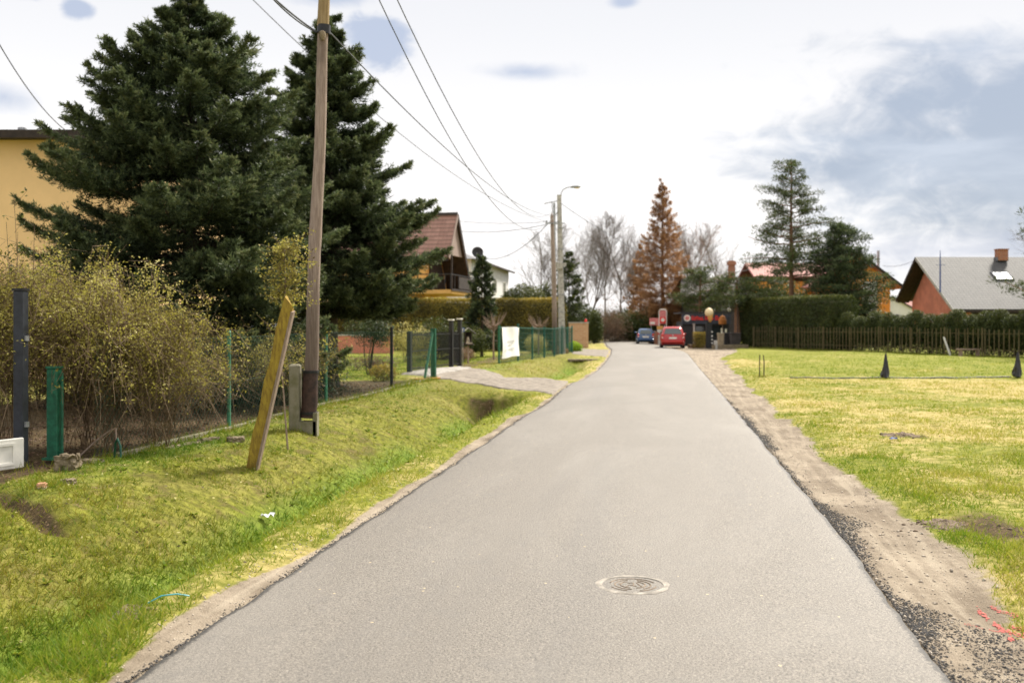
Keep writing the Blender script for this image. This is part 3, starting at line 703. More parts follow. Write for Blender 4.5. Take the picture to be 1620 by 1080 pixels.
x, y = XY(298, 20.6)
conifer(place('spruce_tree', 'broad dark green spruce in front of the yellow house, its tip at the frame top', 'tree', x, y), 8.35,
        Prof([(.07, 2.9), (.2, 3.2), (.36, 3.1), (.5, 2.85), (.62, 2.45), (.74, 1.9), (.84, 1.3), (.92, .75), (.97, .38), (1, .1)]), 25, 11, M['spruce'], M['bark'], (.095, .02), 92, 38, seed=11, r0=.2, pad=.03, dark_fill=9000, sag=.02, tip=.55, wj=.022, tintb=.4, up=.3, tw_len=.6)
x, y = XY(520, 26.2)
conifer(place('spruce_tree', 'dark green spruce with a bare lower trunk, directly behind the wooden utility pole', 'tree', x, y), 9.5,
        Prof([(.21, 2.5), (.3, 2.9), (.42, 2.7), (.55, 2.15), (.68, 1.65), (.8, 1.15), (.92, .65), (1, .12)]), 24, 11, M['spruce'], M['bark'], (.105, .023), 86, 38, seed=12, r0=.24, pad=.03, dark_fill=7000, sag=.02, tip=.55, wj=.022, tintb=.4, up=.3, tw_len=.6)
x, y = XY(762, 50.5)
conifer(place('spruce_tree', 'small dark ragged conifer in front of the balcony house and the long hedge', 'tree', x, y), 5.0,
        Prof([(.12, .8), (.3, .95), (.6, .7), (.85, .45), (1, .08)]), 20, 7, M['spruce'], M['bark'], (.15, .045), 22, 20, seed=13, r0=.08, gap=.1, pad=.25, dark_fill=600)
x, y = XY(900, 82)
conifer(place('conifer_tree', 'slender open green conifer behind the concrete lamp pole', 'tree', x, y), 7.6,
        Prof([(.15, 1.7), (.4, 1.6), (.7, 1.1), (.9, .6), (1, .1)]), 20, 7, M['pine'], M['bark'], (.2, .055), 20, 16, seed=15, r0=.1, gap=.15, pad=.25, dark_fill=500)
x, y = XY(1048, 104)
conifer(place('larch_tree', 'tall rusty brown conifer standing behind the red car', 'tree', x, y), 16.4,
        Prof([(.1, 3.5), (.3, 3.4), (.5, 2.7), (.7, 1.8), (.88, 1.0), (1, .2)]), 32, 8, M['larch'], M['bark_warm'], (.18, .03), 44, 16, seed=16, r0=.24, gap=.12, droop=.2, tip=.5, pad=.45, sag=.3)
x, y = XY(1013, 112)
conifer(place('larch_tree', 'shorter rusty brown conifer left of the tallest brown one', 'tree', x, y), 10.5,
        Prof([(.05, 2.2), (.4, 1.9), (.7, 1.2), (1, .1)]), 22, 8, M['larch'], M['bark_warm'], (.2, .036), 28, 16, seed=17, r0=.18, gap=.15, pad=.45, sag=.3)
x, y = XY(1072, 118)
conifer(place('larch_tree', 'thin rusty brown conifer right of the tallest brown one, partly hidden by it', 'tree', x, y), 12.5,
        Prof([(.15, 2.3), (.4, 2.1), (.7, 1.3), (1, .1)]), 20, 7, M['larch'], M['bark_warm'], (.22, .04), 14, 10, seed=18, r0=.2, gap=.25, pad=.45, sag=.3)

def pine(root, H, crown, n_b, mt, seed, trunk_r, r_at, clump=.5, nl=46, lw=(.3, .05), bend=0.0, flat=.45, wid=.42):
    """Scots-pine habit: bare trunk, irregular boughs ending in flat tufted pads"""
    g = np.random.default_rng(seed); sg = []; Ps, Ds, Ts = [], [], []
    for i in range(n_b):
        t = crown + (1 - crown) * (i + g.random()) / n_b; l = r_at(t) * g.uniform(.45, 1.12); az = i * 2.4 + g.normal(0, .4)
        d = np.array([math.cos(az), math.sin(az), 0]); h = t * H
        mid = d * l * .5 + [0, 0, h + l * g.uniform(-.02, .1)]; end = d * l + [0, 0, h + l * g.uniform(.02, .28)]
        st = np.array([0, 0, h - .1]); rr = .016 * l + .012
        sg += [(*st, *mid, rr, rr * .7), (*mid, *end, rr * .7, rr * .3)]
        for k in range(max(3, int(l * 3.6))):
            q = g.uniform(.25, 1.05); c = (mid + (end - mid) * (q - .5) * 2 if q > .5 else st + (mid - st) * q * 2) + g.normal(0, .16 * l * .6, 3) * [1, 1, .4]
            r = clump * g.uniform(.6, 1.2); m = int(nl * g.uniform(.6, 1.2))
            v = nrm(g.normal(size=(m, 3))) * (g.random((m, 1)) ** .45) * r * [1, 1, flat]
            Ps.append(c + v); dd = v / [1, 1, flat] + g.normal(0, .35 * r, (m, 3)); dd[:, 2] += .3 * r; Ds.append(dd)
            Ts.append(np.clip(.35 + .38 * v[:, 2] / (r * flat) + g.normal(0, .14, m), 0, 1))  # tuft tops tinted lighter, undersides darker: painted top light
    P = np.concatenate(Ps); D = np.concatenate(Ds); T = np.concatenate(Ts)
    V, Fc = leaves(P, D, g.uniform(.6, 1.2, len(P)) * lw[0], lw[1])
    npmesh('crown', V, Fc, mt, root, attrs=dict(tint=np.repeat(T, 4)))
    b = B(); b.tube([(0, 0, -.2), (.03, 0, H * .2), (-.02 + bend * .4, .02, H * .55), (bend, 0, H)], [trunk_r * 1.2, trunk_r, trunk_r * .7, .03], 9)
    tr = b.build('trunk', M['bark_warm'], root, smooth=True); segs_mesh('boughs', sg, M['bark_warm'], tr, 4)
x, y = XY(1252, 78)
pine(place('pine_tree', 'tall open pine with a visible trunk above the block hedge', 'tree', x, y), 14.4, .38, 62, M['pine'], 21, .2,
     lambda t: float(np.interp(t, [.4, .55, .7, .85, 1], [3.7, 3.6, 2.9, 1.9, .8])), .5, 60, (.25, .05), flat=.42)
x, y = XY(1328, 76)
pine(place('conifer_tree', 'dark ragged conifer between the tall pine and the orange house', 'tree', x, y), 9.2, .14, 84, M['spruce'], 27, .17,
     lambda t: float(np.interp(t, [.1, .35, .6, .8, 1], [2.6, 3.4, 2.9, 2.0, .5])), .66, 74, (.25, .065), flat=.42)
x, y = XY(1108, 88)
pine(place('pine_tree', 'spreading low pine above the dark kiosk and the red car', 'tree', x, y), 6.6, .4, 20, M['pine'], 22, .2,
     lambda t: float(np.interp(t, [.4, .7, 1], [2.6, 2.8, 1.4])), .62, 60, (.34, .06))
x, y = XY(1166, 74)
pine(place('pine_tree', 'low pine with a thick brown trunk at the left end of the block hedge', 'tree', x, y), 5.2, .5, 15, M['pine'], 23, .24,
     lambda t: float(np.interp(t, [.5, .75, 1], [2.3, 2.5, 1.1])), .55, 60, (.3, .055))
x, y = XY(1215, 84)
pine(place('pine_tree', 'bushy pine below the pale red roof, behind the block hedge', 'tree', x, y), 5.6, .3, 18, M['pine'], 24, .15,
     lambda t: float(np.interp(t, [.3, .7, 1], [2.2, 2.3, 1.0])), .6, 60, (.32, .06))
x, y = XY(1674, 50)
pine(place('pine_tree', 'dark pine at the right edge of the photo, only its branch tips in view', 'tree', x, y), 8.6, .12, 34, M['pine'], 25, .16,
     lambda t: float(np.interp(t, [.1, .3, .45, .7, 1], [2.3, 2.5, 2.0, 2.35, .8])), .4, 50, (.22, .05))

def bare_tree(root, H, seed, mt, spread=.42, r0=.14, low=.28, twig=.012):
    g = np.random.default_rng(seed); sg = []; tk = []
    def run(p, d, L, r, n, up, out):
        for i in range(n):
            d = nrm(d + g.normal(0, .09, 3) + np.array([0, 0, up])); q = p + d * L / n; r2 = max(r * .86, twig * .6); out.append((*p, *q, r, r2)); p, r = q, r2
            yield p, d, r, (i + 1) / n
    def limb(p, d, L, r, k):
        for q, dd, rr, t in run(p, d, L, r, 4, .07, sg):
            if k < 4:
                for _ in range(3):
                    if g.random() < .86:
                        o = nrm(g.normal(0, 1, 3)); o = nrm(o - dd * o.dot(dd)); limb(q, nrm(dd + o * g.uniform(.55, 1.1) * (spread + .35)), L * g.uniform(.34, .58), max(rr * .55, twig), k + 1)
    for q, dd, rr, t in run(np.array([0, 0, -.2]), nrm(np.array([g.normal(0, .05), 0, 1.])), H * .9, r0, 9, .03, tk):
        if t > low:
            for _ in range(3 if t < .75 else 2):
                a = g.uniform(0, 6.28); el = g.uniform(.9, 1.9) - t * .2
                limb(q, nrm(np.array([math.cos(a), math.sin(a), el])), H * .42 * (1.12 - t) * g.uniform(.7, 1.15) + .5, rr * .55, 2)
    f = H / max(s[5] for s in sg); sc_ = lambda s: tuple(v * f for v in s[:6]) + s[6:]
    tk = [sc_(s) for s in tk]; sg = [sc_(s) for s in sg]
    b = B(); b.tube([tk[0][:3]] + [s[3:6] for s in tk], [tk[0][6] * 1.2] + [s[7] for s in tk], 8); b.build('trunk', mt, root, smooth=True)
    segs_mesh('crown', sg, mt, root, 3)
BT = [(862, 118, 13.2, 'wide bare tree with fine grey twigs, left of the lamp pole', .5, 'twig', 6, .25),
      (893, 122, 15.0, 'bare grey tree rising directly behind the lamp pole', .42, 'twig', 6, .3),
      (928, 112, 14.6, 'bare tree with many upright stems right of the lamp pole', .36, 'twig', 6, .22),
      (958, 120, 15.0, 'tall bare tree in the middle of the grey row right of the lamp pole', .34, 'twig', 6, .3),
      (978, 114, 14.0, 'slim bare tree holding a dark clump of twigs beside the brown conifers', .32, 'twig', 6, .3),
      (998, 118, 11.5, 'low forked bare tree just left of the brown conifers', .45, 'twig_warm', 6, .25),
      (1078, 112, 13.6, 'bare tree with reddish twigs touching the right side of the tallest brown conifer', .4, 'twig_warm', 6, .3),
      (1108, 116, 14.2, 'bare spreading tree above the low pine by the kiosk', .42, 'twig', 6, .26),
      (1130, 122, 13.6, 'rightmost bare tree, its twigs fanned out left of the brick chimney', .48, 'twig', 6, .26),
      (910, 130, 14.4, 'farthest bare tree seen between the lamp pole and the upright stemmed tree', .45, 'twig', 6, .3),
      (1025, 126, 13.5, 'bare tree half hidden behind the tallest brown conifer', .45, 'twig', 6, .3),
      (1688, 85, 13.0, 'bare tree at the right edge of the photo with twigs reaching over the grey roof', .5, 'twig', 6, .3)]
for i, (px, Y, H, lab, spd, mm, dp, lo) in enumerate(BT):
    x, y = XY(px, Y)
    bare_tree(place('bare_tree', lab, 'tree', x, y, 'bare trees beyond the bend'), H, 100 + i, M[mm], spd, .14, low=lo, twig=.0085)

def leafball(name, root, cs, n, mt, lw, seed, tb=.35, shell=.5, tg=.4, core=None):
    """leafy mass made of overlapping ellipsoids cs: (x, y, z, rx, ry, rz)"""
    g = np.random.default_rng(seed); Ps, Ds, Ts, Ns = [], [], [], []; vol = np.array([c[3] * c[5] for c in cs]); vol = vol / vol.sum()
    for c, w in zip(cs, vol):
        m = max(20, int(n * w)); u = nrm(g.normal(size=(m, 3))); rad = 1 - shell * g.random((m, 1)) ** 1.6
        wob = 1 + .16 * vnoise(u[:, 0] * 3 + c[0] * 3, u[:, 1] * 3 + u[:, 2] * 4, seed)[:, None]
        Ps.append(np.array(c[:3]) + u * rad * wob * np.array(c[3:6])); t3 = g.normal(0, 1, (m, 3)); t3 -= u * (t3 * u).sum(1, keepdims=True); Ds.append(nrm(t3) + u * g.uniform(-.1, .8, (m, 1)) + [0, 0, .25]); Ns.append(u + g.normal(0, .5, (m, 3)))
        Ts.append(np.clip(tb + tg * u[:, 2] * .6 + g.normal(0, .16, m) + .2 * vnoise(Ps[-1][:, 0] * 2.5, Ps[-1][:, 2] * 2.5, 3), 0, 1))  # tint follows the upward direction, so light from above is in the colour
    P = np.concatenate(Ps); k = P[:, 2] > .0; P = P[k]; D = np.concatenate(Ds)[k]; T = np.concatenate(Ts)[k]
    V, Fc = leaves(P, D, g.uniform(.6, 1.3, len(P)) * lw[0], lw[1], np.concatenate(Ns)[k])
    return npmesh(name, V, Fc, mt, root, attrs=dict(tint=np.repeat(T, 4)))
def stems(root, n, h, r, mt, seed, name='stem'):
    g = np.random.default_rng(seed); sg = []
    for i in range(n):
        a = g.uniform(0, 6.28); q = g.uniform(.2, 1) * r; p = np.array([math.cos(a) * q * .25, math.sin(a) * q * .25, -.05]); e = np.array([math.cos(a) * q, math.sin(a) * q, h * g.uniform(.6, 1)])
        m = (p + e) / 2 + g.normal(0, .05 * h, 3); sg += [(*p, *m, .02 * h ** .5, .014 * h ** .5), (*m, *e, .014 * h ** .5, .006)]
    return segs_mesh(name, sg, mt, root, 5)
def bush(lab, px, Y, cs, n, mt, lw, seed, name='bush', cat='bush', group=None, tb=.35, stem_m='bark', stem_h=None, shell=.55):
    x, y = XY(px, Y); root = place(name, lab, cat, x, y, group)
    leafball('foliage', root, cs, n, M[mt], lw, seed, tb, shell); h = stem_h or max(c[2] for c in cs)
    stems(root, 6, h, max(c[3] for c in cs) * .5, M[stem_m], seed)
    return root
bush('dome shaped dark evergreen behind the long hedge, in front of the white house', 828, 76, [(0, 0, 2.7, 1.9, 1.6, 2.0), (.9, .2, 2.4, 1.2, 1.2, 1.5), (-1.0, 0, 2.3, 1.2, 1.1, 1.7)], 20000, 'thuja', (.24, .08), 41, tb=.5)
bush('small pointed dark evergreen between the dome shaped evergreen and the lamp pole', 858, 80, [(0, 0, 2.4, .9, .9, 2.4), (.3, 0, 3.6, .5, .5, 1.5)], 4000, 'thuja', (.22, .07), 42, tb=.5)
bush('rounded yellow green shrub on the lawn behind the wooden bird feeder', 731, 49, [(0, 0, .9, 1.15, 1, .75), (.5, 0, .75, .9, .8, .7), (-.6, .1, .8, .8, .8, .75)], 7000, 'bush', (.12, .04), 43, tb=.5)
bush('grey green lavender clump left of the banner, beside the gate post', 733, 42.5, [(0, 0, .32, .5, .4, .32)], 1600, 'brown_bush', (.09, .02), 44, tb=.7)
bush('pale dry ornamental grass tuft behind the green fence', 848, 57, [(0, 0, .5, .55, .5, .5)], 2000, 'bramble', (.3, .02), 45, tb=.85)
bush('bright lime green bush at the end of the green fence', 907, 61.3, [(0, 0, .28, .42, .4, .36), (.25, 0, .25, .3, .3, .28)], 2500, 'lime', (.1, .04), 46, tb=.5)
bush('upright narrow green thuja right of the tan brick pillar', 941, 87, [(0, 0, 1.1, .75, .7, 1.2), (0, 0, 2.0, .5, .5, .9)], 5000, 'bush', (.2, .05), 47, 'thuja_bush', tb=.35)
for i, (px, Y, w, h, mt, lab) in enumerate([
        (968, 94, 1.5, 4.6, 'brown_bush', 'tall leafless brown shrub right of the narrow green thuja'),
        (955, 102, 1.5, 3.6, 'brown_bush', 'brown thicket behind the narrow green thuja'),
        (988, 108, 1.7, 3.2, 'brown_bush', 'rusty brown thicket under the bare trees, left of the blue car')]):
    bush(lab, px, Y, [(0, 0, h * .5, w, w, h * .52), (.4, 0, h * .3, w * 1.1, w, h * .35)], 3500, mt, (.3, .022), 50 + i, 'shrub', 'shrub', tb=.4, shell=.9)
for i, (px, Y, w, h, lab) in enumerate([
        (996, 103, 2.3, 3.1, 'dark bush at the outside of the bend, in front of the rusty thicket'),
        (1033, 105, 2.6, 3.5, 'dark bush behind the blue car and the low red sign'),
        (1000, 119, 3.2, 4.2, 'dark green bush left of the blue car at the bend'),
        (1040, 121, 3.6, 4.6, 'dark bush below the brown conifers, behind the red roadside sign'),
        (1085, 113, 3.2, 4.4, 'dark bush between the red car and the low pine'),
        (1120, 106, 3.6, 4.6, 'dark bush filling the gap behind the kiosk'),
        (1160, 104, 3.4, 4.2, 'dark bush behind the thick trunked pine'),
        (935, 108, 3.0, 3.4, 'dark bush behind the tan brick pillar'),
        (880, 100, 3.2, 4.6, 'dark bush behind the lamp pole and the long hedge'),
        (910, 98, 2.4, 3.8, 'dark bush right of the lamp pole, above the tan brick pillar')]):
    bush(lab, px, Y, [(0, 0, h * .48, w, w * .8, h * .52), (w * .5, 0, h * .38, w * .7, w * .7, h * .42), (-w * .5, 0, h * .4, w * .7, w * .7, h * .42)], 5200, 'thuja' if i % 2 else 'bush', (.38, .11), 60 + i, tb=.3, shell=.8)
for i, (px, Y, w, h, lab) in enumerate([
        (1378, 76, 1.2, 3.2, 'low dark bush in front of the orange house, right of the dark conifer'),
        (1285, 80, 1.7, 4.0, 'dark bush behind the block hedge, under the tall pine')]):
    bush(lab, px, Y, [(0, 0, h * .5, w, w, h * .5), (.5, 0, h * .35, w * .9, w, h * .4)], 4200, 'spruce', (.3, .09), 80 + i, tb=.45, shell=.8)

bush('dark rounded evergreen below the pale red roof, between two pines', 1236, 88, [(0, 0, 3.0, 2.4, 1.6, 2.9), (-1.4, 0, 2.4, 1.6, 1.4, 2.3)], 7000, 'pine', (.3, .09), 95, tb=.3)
# hedges ----------------------------------------------------------------------------------------
def hedge(lab, a, b, wd, h, n, mt, lw, seed, tb=.3, top=.35, z0=0.0, name='hedge', bulge=.0):
    a = np.array(a); b = np.array(b); L = float(np.linalg.norm(b - a)); th = math.atan2(b[1] - a[1], b[0] - a[0]); c = (a + b) / 2
    root = thing(name, lab, 'hedge', (c[0], c[1], gz(c[0], c[1])), th); g = np.random.default_rng(seed)
    ar = np.array([L * h, L * h, wd * h, wd * h, L * wd]); ar = ar / ar.sum(); k = g.choice(5, n, p=ar); u = g.random(n) - .5; v = g.random(n)
    P = np.zeros((n, 3)); N = np.zeros((n, 3))
    for f, (ax, sg_) in enumerate(((1, -1), (1, 1), (0, -1), (0, 1))):
        m = k == f
        if ax == 1: P[m] = np.stack([u[m] * L, np.full(m.sum(), sg_ * wd / 2), v[m] * h], 1); N[m] = (0, sg_, 0)
        else: P[m] = np.stack([np.full(m.sum(), sg_ * L / 2), u[m] * wd, v[m] * h], 1); N[m] = (sg_, 0, 0)
    m = k == 4; P[m] = np.stack([u[m] * L, (v[m] - .5) * wd, np.full(m.sum(), h)], 1); N[m] = (0, 0, 1)
    lump = (fbm(P[:, 0] * 1.1, P[:, 2] * 1.3 + P[:, 1], seed) * .14 * min(1, wd))[:, None]
    P = P + N * (lump - .16 * g.random((n, 1)) ** 2)
    edge = np.clip(P[:, 2] - h * .8, 0, None); P[:, 1] *= 1 - .18 * np.clip(edge / (h * .2), 0, 1.3) ** 2; P[:, 0] *= 1 - (.05 * np.clip(edge / (h * .2), 0, 1.3) ** 2)
    T = np.clip(tb + top * sst(P[:, 2], h - .3, h) + g.normal(0, .14, n) + .2 * vnoise(P[:, 0] * 1.6, P[:, 2] * 1.6, seed + 1), 0, 1)
    T3 = g.normal(0, 1, (n, 3)); T3 -= N * (T3 * N).sum(1, keepdims=True)
    V, Fc = leaves(P, nrm(T3) + N * g.uniform(-.1, .7, (n, 1)) + [0, 0, .35], g.uniform(.6, 1.3, n) * lw[0], lw[1], N + g.normal(0, .45, (n, 3)))
    fo = npmesh('foliage', V, Fc, M[mt], root, attrs=dict(tint=np.repeat(T, 4)))
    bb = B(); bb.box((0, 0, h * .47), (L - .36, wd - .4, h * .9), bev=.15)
    npm = bb.build('dark_core', M['hedge_inner'], root)  # solid dark box; its colour stands for shade inside the hedge
    return root
hedge('long clipped hedge with golden brown top behind the garden and the banner', (-14.0, 63.2), (3.4, 62.6), 1.2, 3.25, 50000, 'hedge_y', (.15, .055), 31, tb=.22, top=.36)
hedge('low yellow topped hedge beside the black gate leaf near the red car', (13.2, 72.4), (14.0, 72.1), .7, 1.15, 2500, 'hedge_y', (.1, .03), 33, tb=.4, top=.35)
# the row of thujas behind the picket fence
FA, FB = np.array((17.45, 72.0)), np.array((25.6, 49.8)); fd = (FB - FA) / np.linalg.norm(FB - FA); fn = np.array((-fd[1], fd[0]))
def on_line(px, off):
    k = (px - 810) / F; A = FA + fn * off; t = (k * A[1] - A[0]) / (fd[0] - k * fd[1]); return A + fd * t
hq = lambda d_: tuple(FA + fn * 1.35 + fd * d_)
hedge('tall block of dark clipped hedge at the left end of the brown picket fence', hq(-2.6), hq(8.4), 2.0, 3.5, 34000, 'thuja', (.17, .06), 32, tb=.38, top=.4)
proto = None
for i, px in enumerate(np.arange(1318, 1650, 22.0)):
    q = on_line(px, 1.1); z = gz(*q)
    if proto is None:
        proto = thing('thuja_bush', 'round topped thuja in the low clipped row behind the brown picket fence', 'bush', (q[0], q[1], z), 0, 'thujas in a row behind the picket fence')
        leafball('foliage', proto, [(0, 0, 1.1, .72, .72, 1.15), (0, 0, 1.5, .62, .62, .82)], 6500, M['thuja'], (.14, .045), 35, .36, .4, .5)
        stems(proto, 4, 1.6, .3, M['bark'], 35)
        kids = list(proto.children)
        continue
    c = proto.copy(); COL.objects.link(c); c.location = (q[0], q[1], z); c.rotation_euler = (0, 0, i * 1.7); c.scale = (1, 1, 1 + .07 * math.sin(i * 2.3))
    for ch in kids: d = ch.copy(); COL.objects.link(d); d.parent = c

# the overgrown brambles on the left ------------------------------------------------------------
def bramble(root, n, H, rx, ry, seed, leaf_n=26, lw=(.045, .03), lean=(0, 0), tb=.42, droop=1.0):
    g = np.random.default_rng(seed); sg = []; Ps, Ds, Ts = [], [], []; feet = [(g.normal(0, rx * .35), g.normal(0, ry * .3)) for _ in range(5)]
    for i in range(n):
        ft = feet[i % len(feet)]; p = np.array([ft[0] + g.normal(0, .07), ft[1] + g.normal(0, .07), -.05]); az = g.uniform(0, 6.28); top = H * g.uniform(.5, 1.04)
        out = np.array([math.cos(az) * rx + lean[0], math.sin(az) * ry + lean[1], 0]) * g.uniform(.2, 1.25); m = 8; q = np.linspace(0, 1, m)[:, None]
        path = p + out * q ** 1.15 + np.array([0, 0, 1]) * (top * np.sin(q * math.pi * g.uniform(.5, .5 + .42 * droop)))
        path[1:] += np.cumsum(g.normal(0, .065, (m - 1, 3)), 0); path[:, 2] = np.maximum(path[:, 2], .03 * np.arange(m))
        r = g.uniform(.0025, .006)
        if i % 3 == 0 or True:
            st = 0 if i % 4 == 0 else 3
            for a, b, k in zip(path[st:-1], path[st + 1:], range(m)): sg.append((*a, *b, r * (1 - k * .1), r * (.9 - k * .1)))
        for k in range(9):
            t = g.uniform(.3, 1) * (m - 1); j = min(int(t), m - 2); a = path[j] + (path[j + 1] - path[j]) * (t - j); b = a + g.normal(0, .15, 3) + [0, 0, g.uniform(-.16, .1)]
            sg.append((*a, *b, .0026, .0014)); mm = leaf_n // 9; w = g.random((mm, 1)); pos = a + (b - a) * w + g.normal(0, .035, (mm, 3)); Ps.append(pos); Ds.append(g.normal(0, 1, (mm, 3)))
            Ts.append(np.clip(tb + .3 * (pos[:, 2] / H - .55) + g.normal(0, .17, mm) + .28 * vnoise(pos[:, 0] * 3.2 + pos[:, 1] * 2, pos[:, 2] * 3.2, seed), 0, 1))  # tint falls towards the ground, painting the shade beneath the canopy
    P = np.concatenate(Ps); D = np.concatenate(Ds); T = np.concatenate(Ts)
    keep = g.random(len(P)) < np.clip(1.7 * (P[:, 2] / H - .22), .015, 1); P, D, T = P[keep], D[keep], T[keep]
    V, Fc = leaves(P, D, g.uniform(.5, 1.25, len(P)) * lw[0], lw[1] * g.uniform(.6, 1.2, len(P)))
    npmesh('foliage', V, Fc, M['bramble'], root, attrs=dict(tint=np.repeat(T, 4)))
    segs_mesh('canes', sg, M['cane'], root, 3)
for i, (px, Y, H, rx, ry, n, lab) in enumerate([
        (-10, 13.4, 2.4, 1.1, 1.0, 380, 'tall tangled yellow green shrub behind the anthracite gate post'),
        (105, 13.1, 2.35, 1.0, .95, 400, 'tall tangled yellow green shrub above the green gate post'),
        (200, 13.7, 1.8, .95, .95, 300, 'arching yellow green shrub hanging over the wire fence, right of the tall tangle'),
        (285, 15.9, 1.45, .85, .85, 170, 'lower twiggy shrub beside the faded green fence post'),
        (405, 18.8, 1.4, .95, .85, 150, 'low green shrub behind the leaning yellowed post')]):
    x, y = XY(px, Y); bramble(place('shrub', lab, 'shrub', x, y), n, H, rx, ry, 200 + i, 90 if i < 3 else 60, (.038, .024) if i < 3 else (.046, .028), (.1, -.65), tb=.42 - (.06 if i > 2 else 0))
def climber():
    x, y = XY(452, 14.4); root = place('climbing_plant', 'wiry climbing plant with a leafy tuft on a thin stem beside the utility pole', 'plant', x, y)
    g = np.random.default_rng(5); pts = [(.03, 0, 0), (-.02, .02, .6), (-.07, .05, 1.2), (-.03, 0, 1.9), (0, 0, 2.35), (-.02, 0, 3.0)]
    b = B(); b.tube(pts, [.016, .014, .013, .013, .01, .004], 6); b.build('stem', M['bare_wood'], root, smooth=True)
    Ps, Ds = [], []; sg = []
    for k in range(120):
        p = np.array([-.02, 0, g.uniform(2.1, 3.0)]); e = p + g.normal(0, 1, 3) * [.24, .2, .14] + [.05, 0, 0]; sg.append((*p, *e, .003, .0015)); w = g.random((16, 1)); Ps.append(p + (e - p) * (.3 + .7 * w) + g.normal(0, .03, (16, 3))); Ds.append(g.normal(0, 1, (16, 3)))
    for k in range(60):
        z = g.uniform(.9, 2.1); Ps.append(np.array([[-.05, .02, z]]) + g.normal(0, .02, (3, 3))); Ds.append(g.normal(0, 1, (3, 3)))
    P = np.concatenate(Ps); D = np.concatenate(Ds)
    V, Fc = leaves(P, D, g.uniform(.03, .055, len(P)), .028); npmesh('foliage', V, Fc, M['bramble'], root, attrs=dict(tint=np.repeat(np.clip(g.normal(.42, .2, len(P)), 0, 1), 4)))
    segs_mesh('twigs', sg, M['cane'], root, 3)
climber()
def wild_rose():
    x, y = XY(22, 13.0); root = place('rose_plant', 'tall thin rose stems rising against the yellow house wall', 'plant', x, y); g = np.random.default_rng(6)
    sg = []; P = []; D = []
    for q in ((0, 0, 3.35), (-.15, .1, 3.0), (.22, .1, 2.95), (.1, -.1, 2.85)):
        a = np.array([q[0] * .3, q[1] * .3, 0]); e = np.array(q); m = (a + e) / 2 + g.normal(0, .05, 3); sg += [(*a, *m, .009, .007), (*m, *e, .007, .003)]
        for k in range(14):
            w = g.uniform(.55, 1); c = m + (e - m) * (w - .5) * 2 + g.normal(0, .03, 3); t = c + g.normal(0, .09, 3); sg.append((*c, *t, .0028, .0016))
            P.append(t + g.normal(0, .025, (5, 3))); D.append(g.normal(0, 1, (5, 3)))
    P = np.concatenate(P); D = np.concatenate(D); V, Fc = leaves(P, D, g.uniform(.035, .06, len(P)), .03)
    npmesh('foliage', V, Fc, M['bush'], root, attrs=dict(tint=np.repeat(g.random(len(P)), 4))); segs_mesh('canes', sg, M['cane'], root, 4)
wild_rose()
def garden_tree(lab, px, Y, H, seed, mt='bush', leafy=True, crown=.6, name='small_tree', lw=(.08, .03)):
    x, y = XY(px, Y); root = place(name, lab, 'tree', x, y); g = np.random.default_rng(seed); b = B(); ends = []
    for k in range(5 if leafy else 1):
        a = g.uniform(0, 6.28); e = np.array([math.cos(a) * .25 * H * .4, math.sin(a) * .25 * H * .4, H * .62]) if leafy else np.array([.02, 0, H * .62]); b.tube([(e[0] * .15, e[1] * .15, -.05), e * .5 + g.normal(0, .03, 3), e], [.025 if leafy else .05, .02 if leafy else .045, .012 if leafy else .04], 6); ends.append(e)
    b.build('trunk', M['bark' if leafy else 'bare_wood'], root, smooth=True)
    if leafy: leafball('crown', root, [(0, 0, H * .72, crown, crown, H * .3), (crown * .5, 0, H * .62, crown * .6, crown * .6, H * .22)], 3200, M[mt], lw, seed, .3, .8)
    else:
        sg = []
        for k in range(34):
            a = g.uniform(0, 6.28); e0 = ends[0] + [0, 0, g.uniform(-.25, .02)]; m = e0 + np.array([math.cos(a), math.sin(a), .6]) * .3; t = m + np.array([math.cos(a) * .3, math.sin(a) * .3, g.uniform(.25, .6)]); sg += [(*e0, *m, .025, .018), (*m, *t, .016, .005)]
        segs_mesh('crown', sg, M['twig_warm'], root, 4)
garden_tree('small multi stemmed dark tree in the garden behind the wire fence', 583, 32, 2.1, 301, 'spruce', True, .75, lw=(.1, .03))
garden_tree('pollarded leafless fruit tree on the lawn left of the banner', 781, 47, 2.5, 302, leafy=False)
garden_tree('young leafless tree behind the green fence near the lamp pole', 852, 54, 2.5, 303, leafy=False)
bush('flowering yellow and red plant at the foot of the small garden tree', 606, 28.6, [(0, 0, .22, .4, .3, .26)], 900, 'hedge_y', (.09, .035), 304, 'garden_plant', 'plant', tb=.6)
bush('dry brown perennials in the bed beyond the lawn', 560, 36, [(-1.0, 0, .3, 1.0, .4, .35), (.6, 0, .25, 1.0, .4, .3)], 2600, 'brown_bush', (.12, .025), 305, 'garden_plant', 'plant', tb=.5, shell=.9)
bush('pale bare shrub in front of the salmon garden wall', 640, 43, [(0, 0, .9, 1.1, .7, .9), (.6, 0, .7, .9, .6, .7)], 2600, 'bramble', (.16, .02), 306, 'shrub', 'shrub', tb=.7, shell=.95)
bush('dark green bush behind the metal gate', 690, 47, [(0, 0, 1.0, 1.4, 1, 1.1), (.8, 0, .8, 1, .9, .9)], 4500, 'bush', (.13, .045), 307, tb=.3)
bush('dark bush under the branches of the broad spruce', 330, 23.5, [(0, 0, .7, 1.6, .9, .85), (1.6, 0, .6, 1.2, .8, .7), (-1.5, 0, .7, 1.2, .8, .8)], 7000, 'spruce', (.1, .035), 308, tb=.3)
bush('added dark low bush that darkens the gap between the faded green fence post and the utility pole', 425, 21.4, [(0, 0, .6, 1.2, .7, .85), (.9, 0, .55, .8, .7, .75)], 5500, 'spruce', (.09, .03), 311, tb=.12)  # made-up bush, its dark tint stands for the gloom under the shrubs
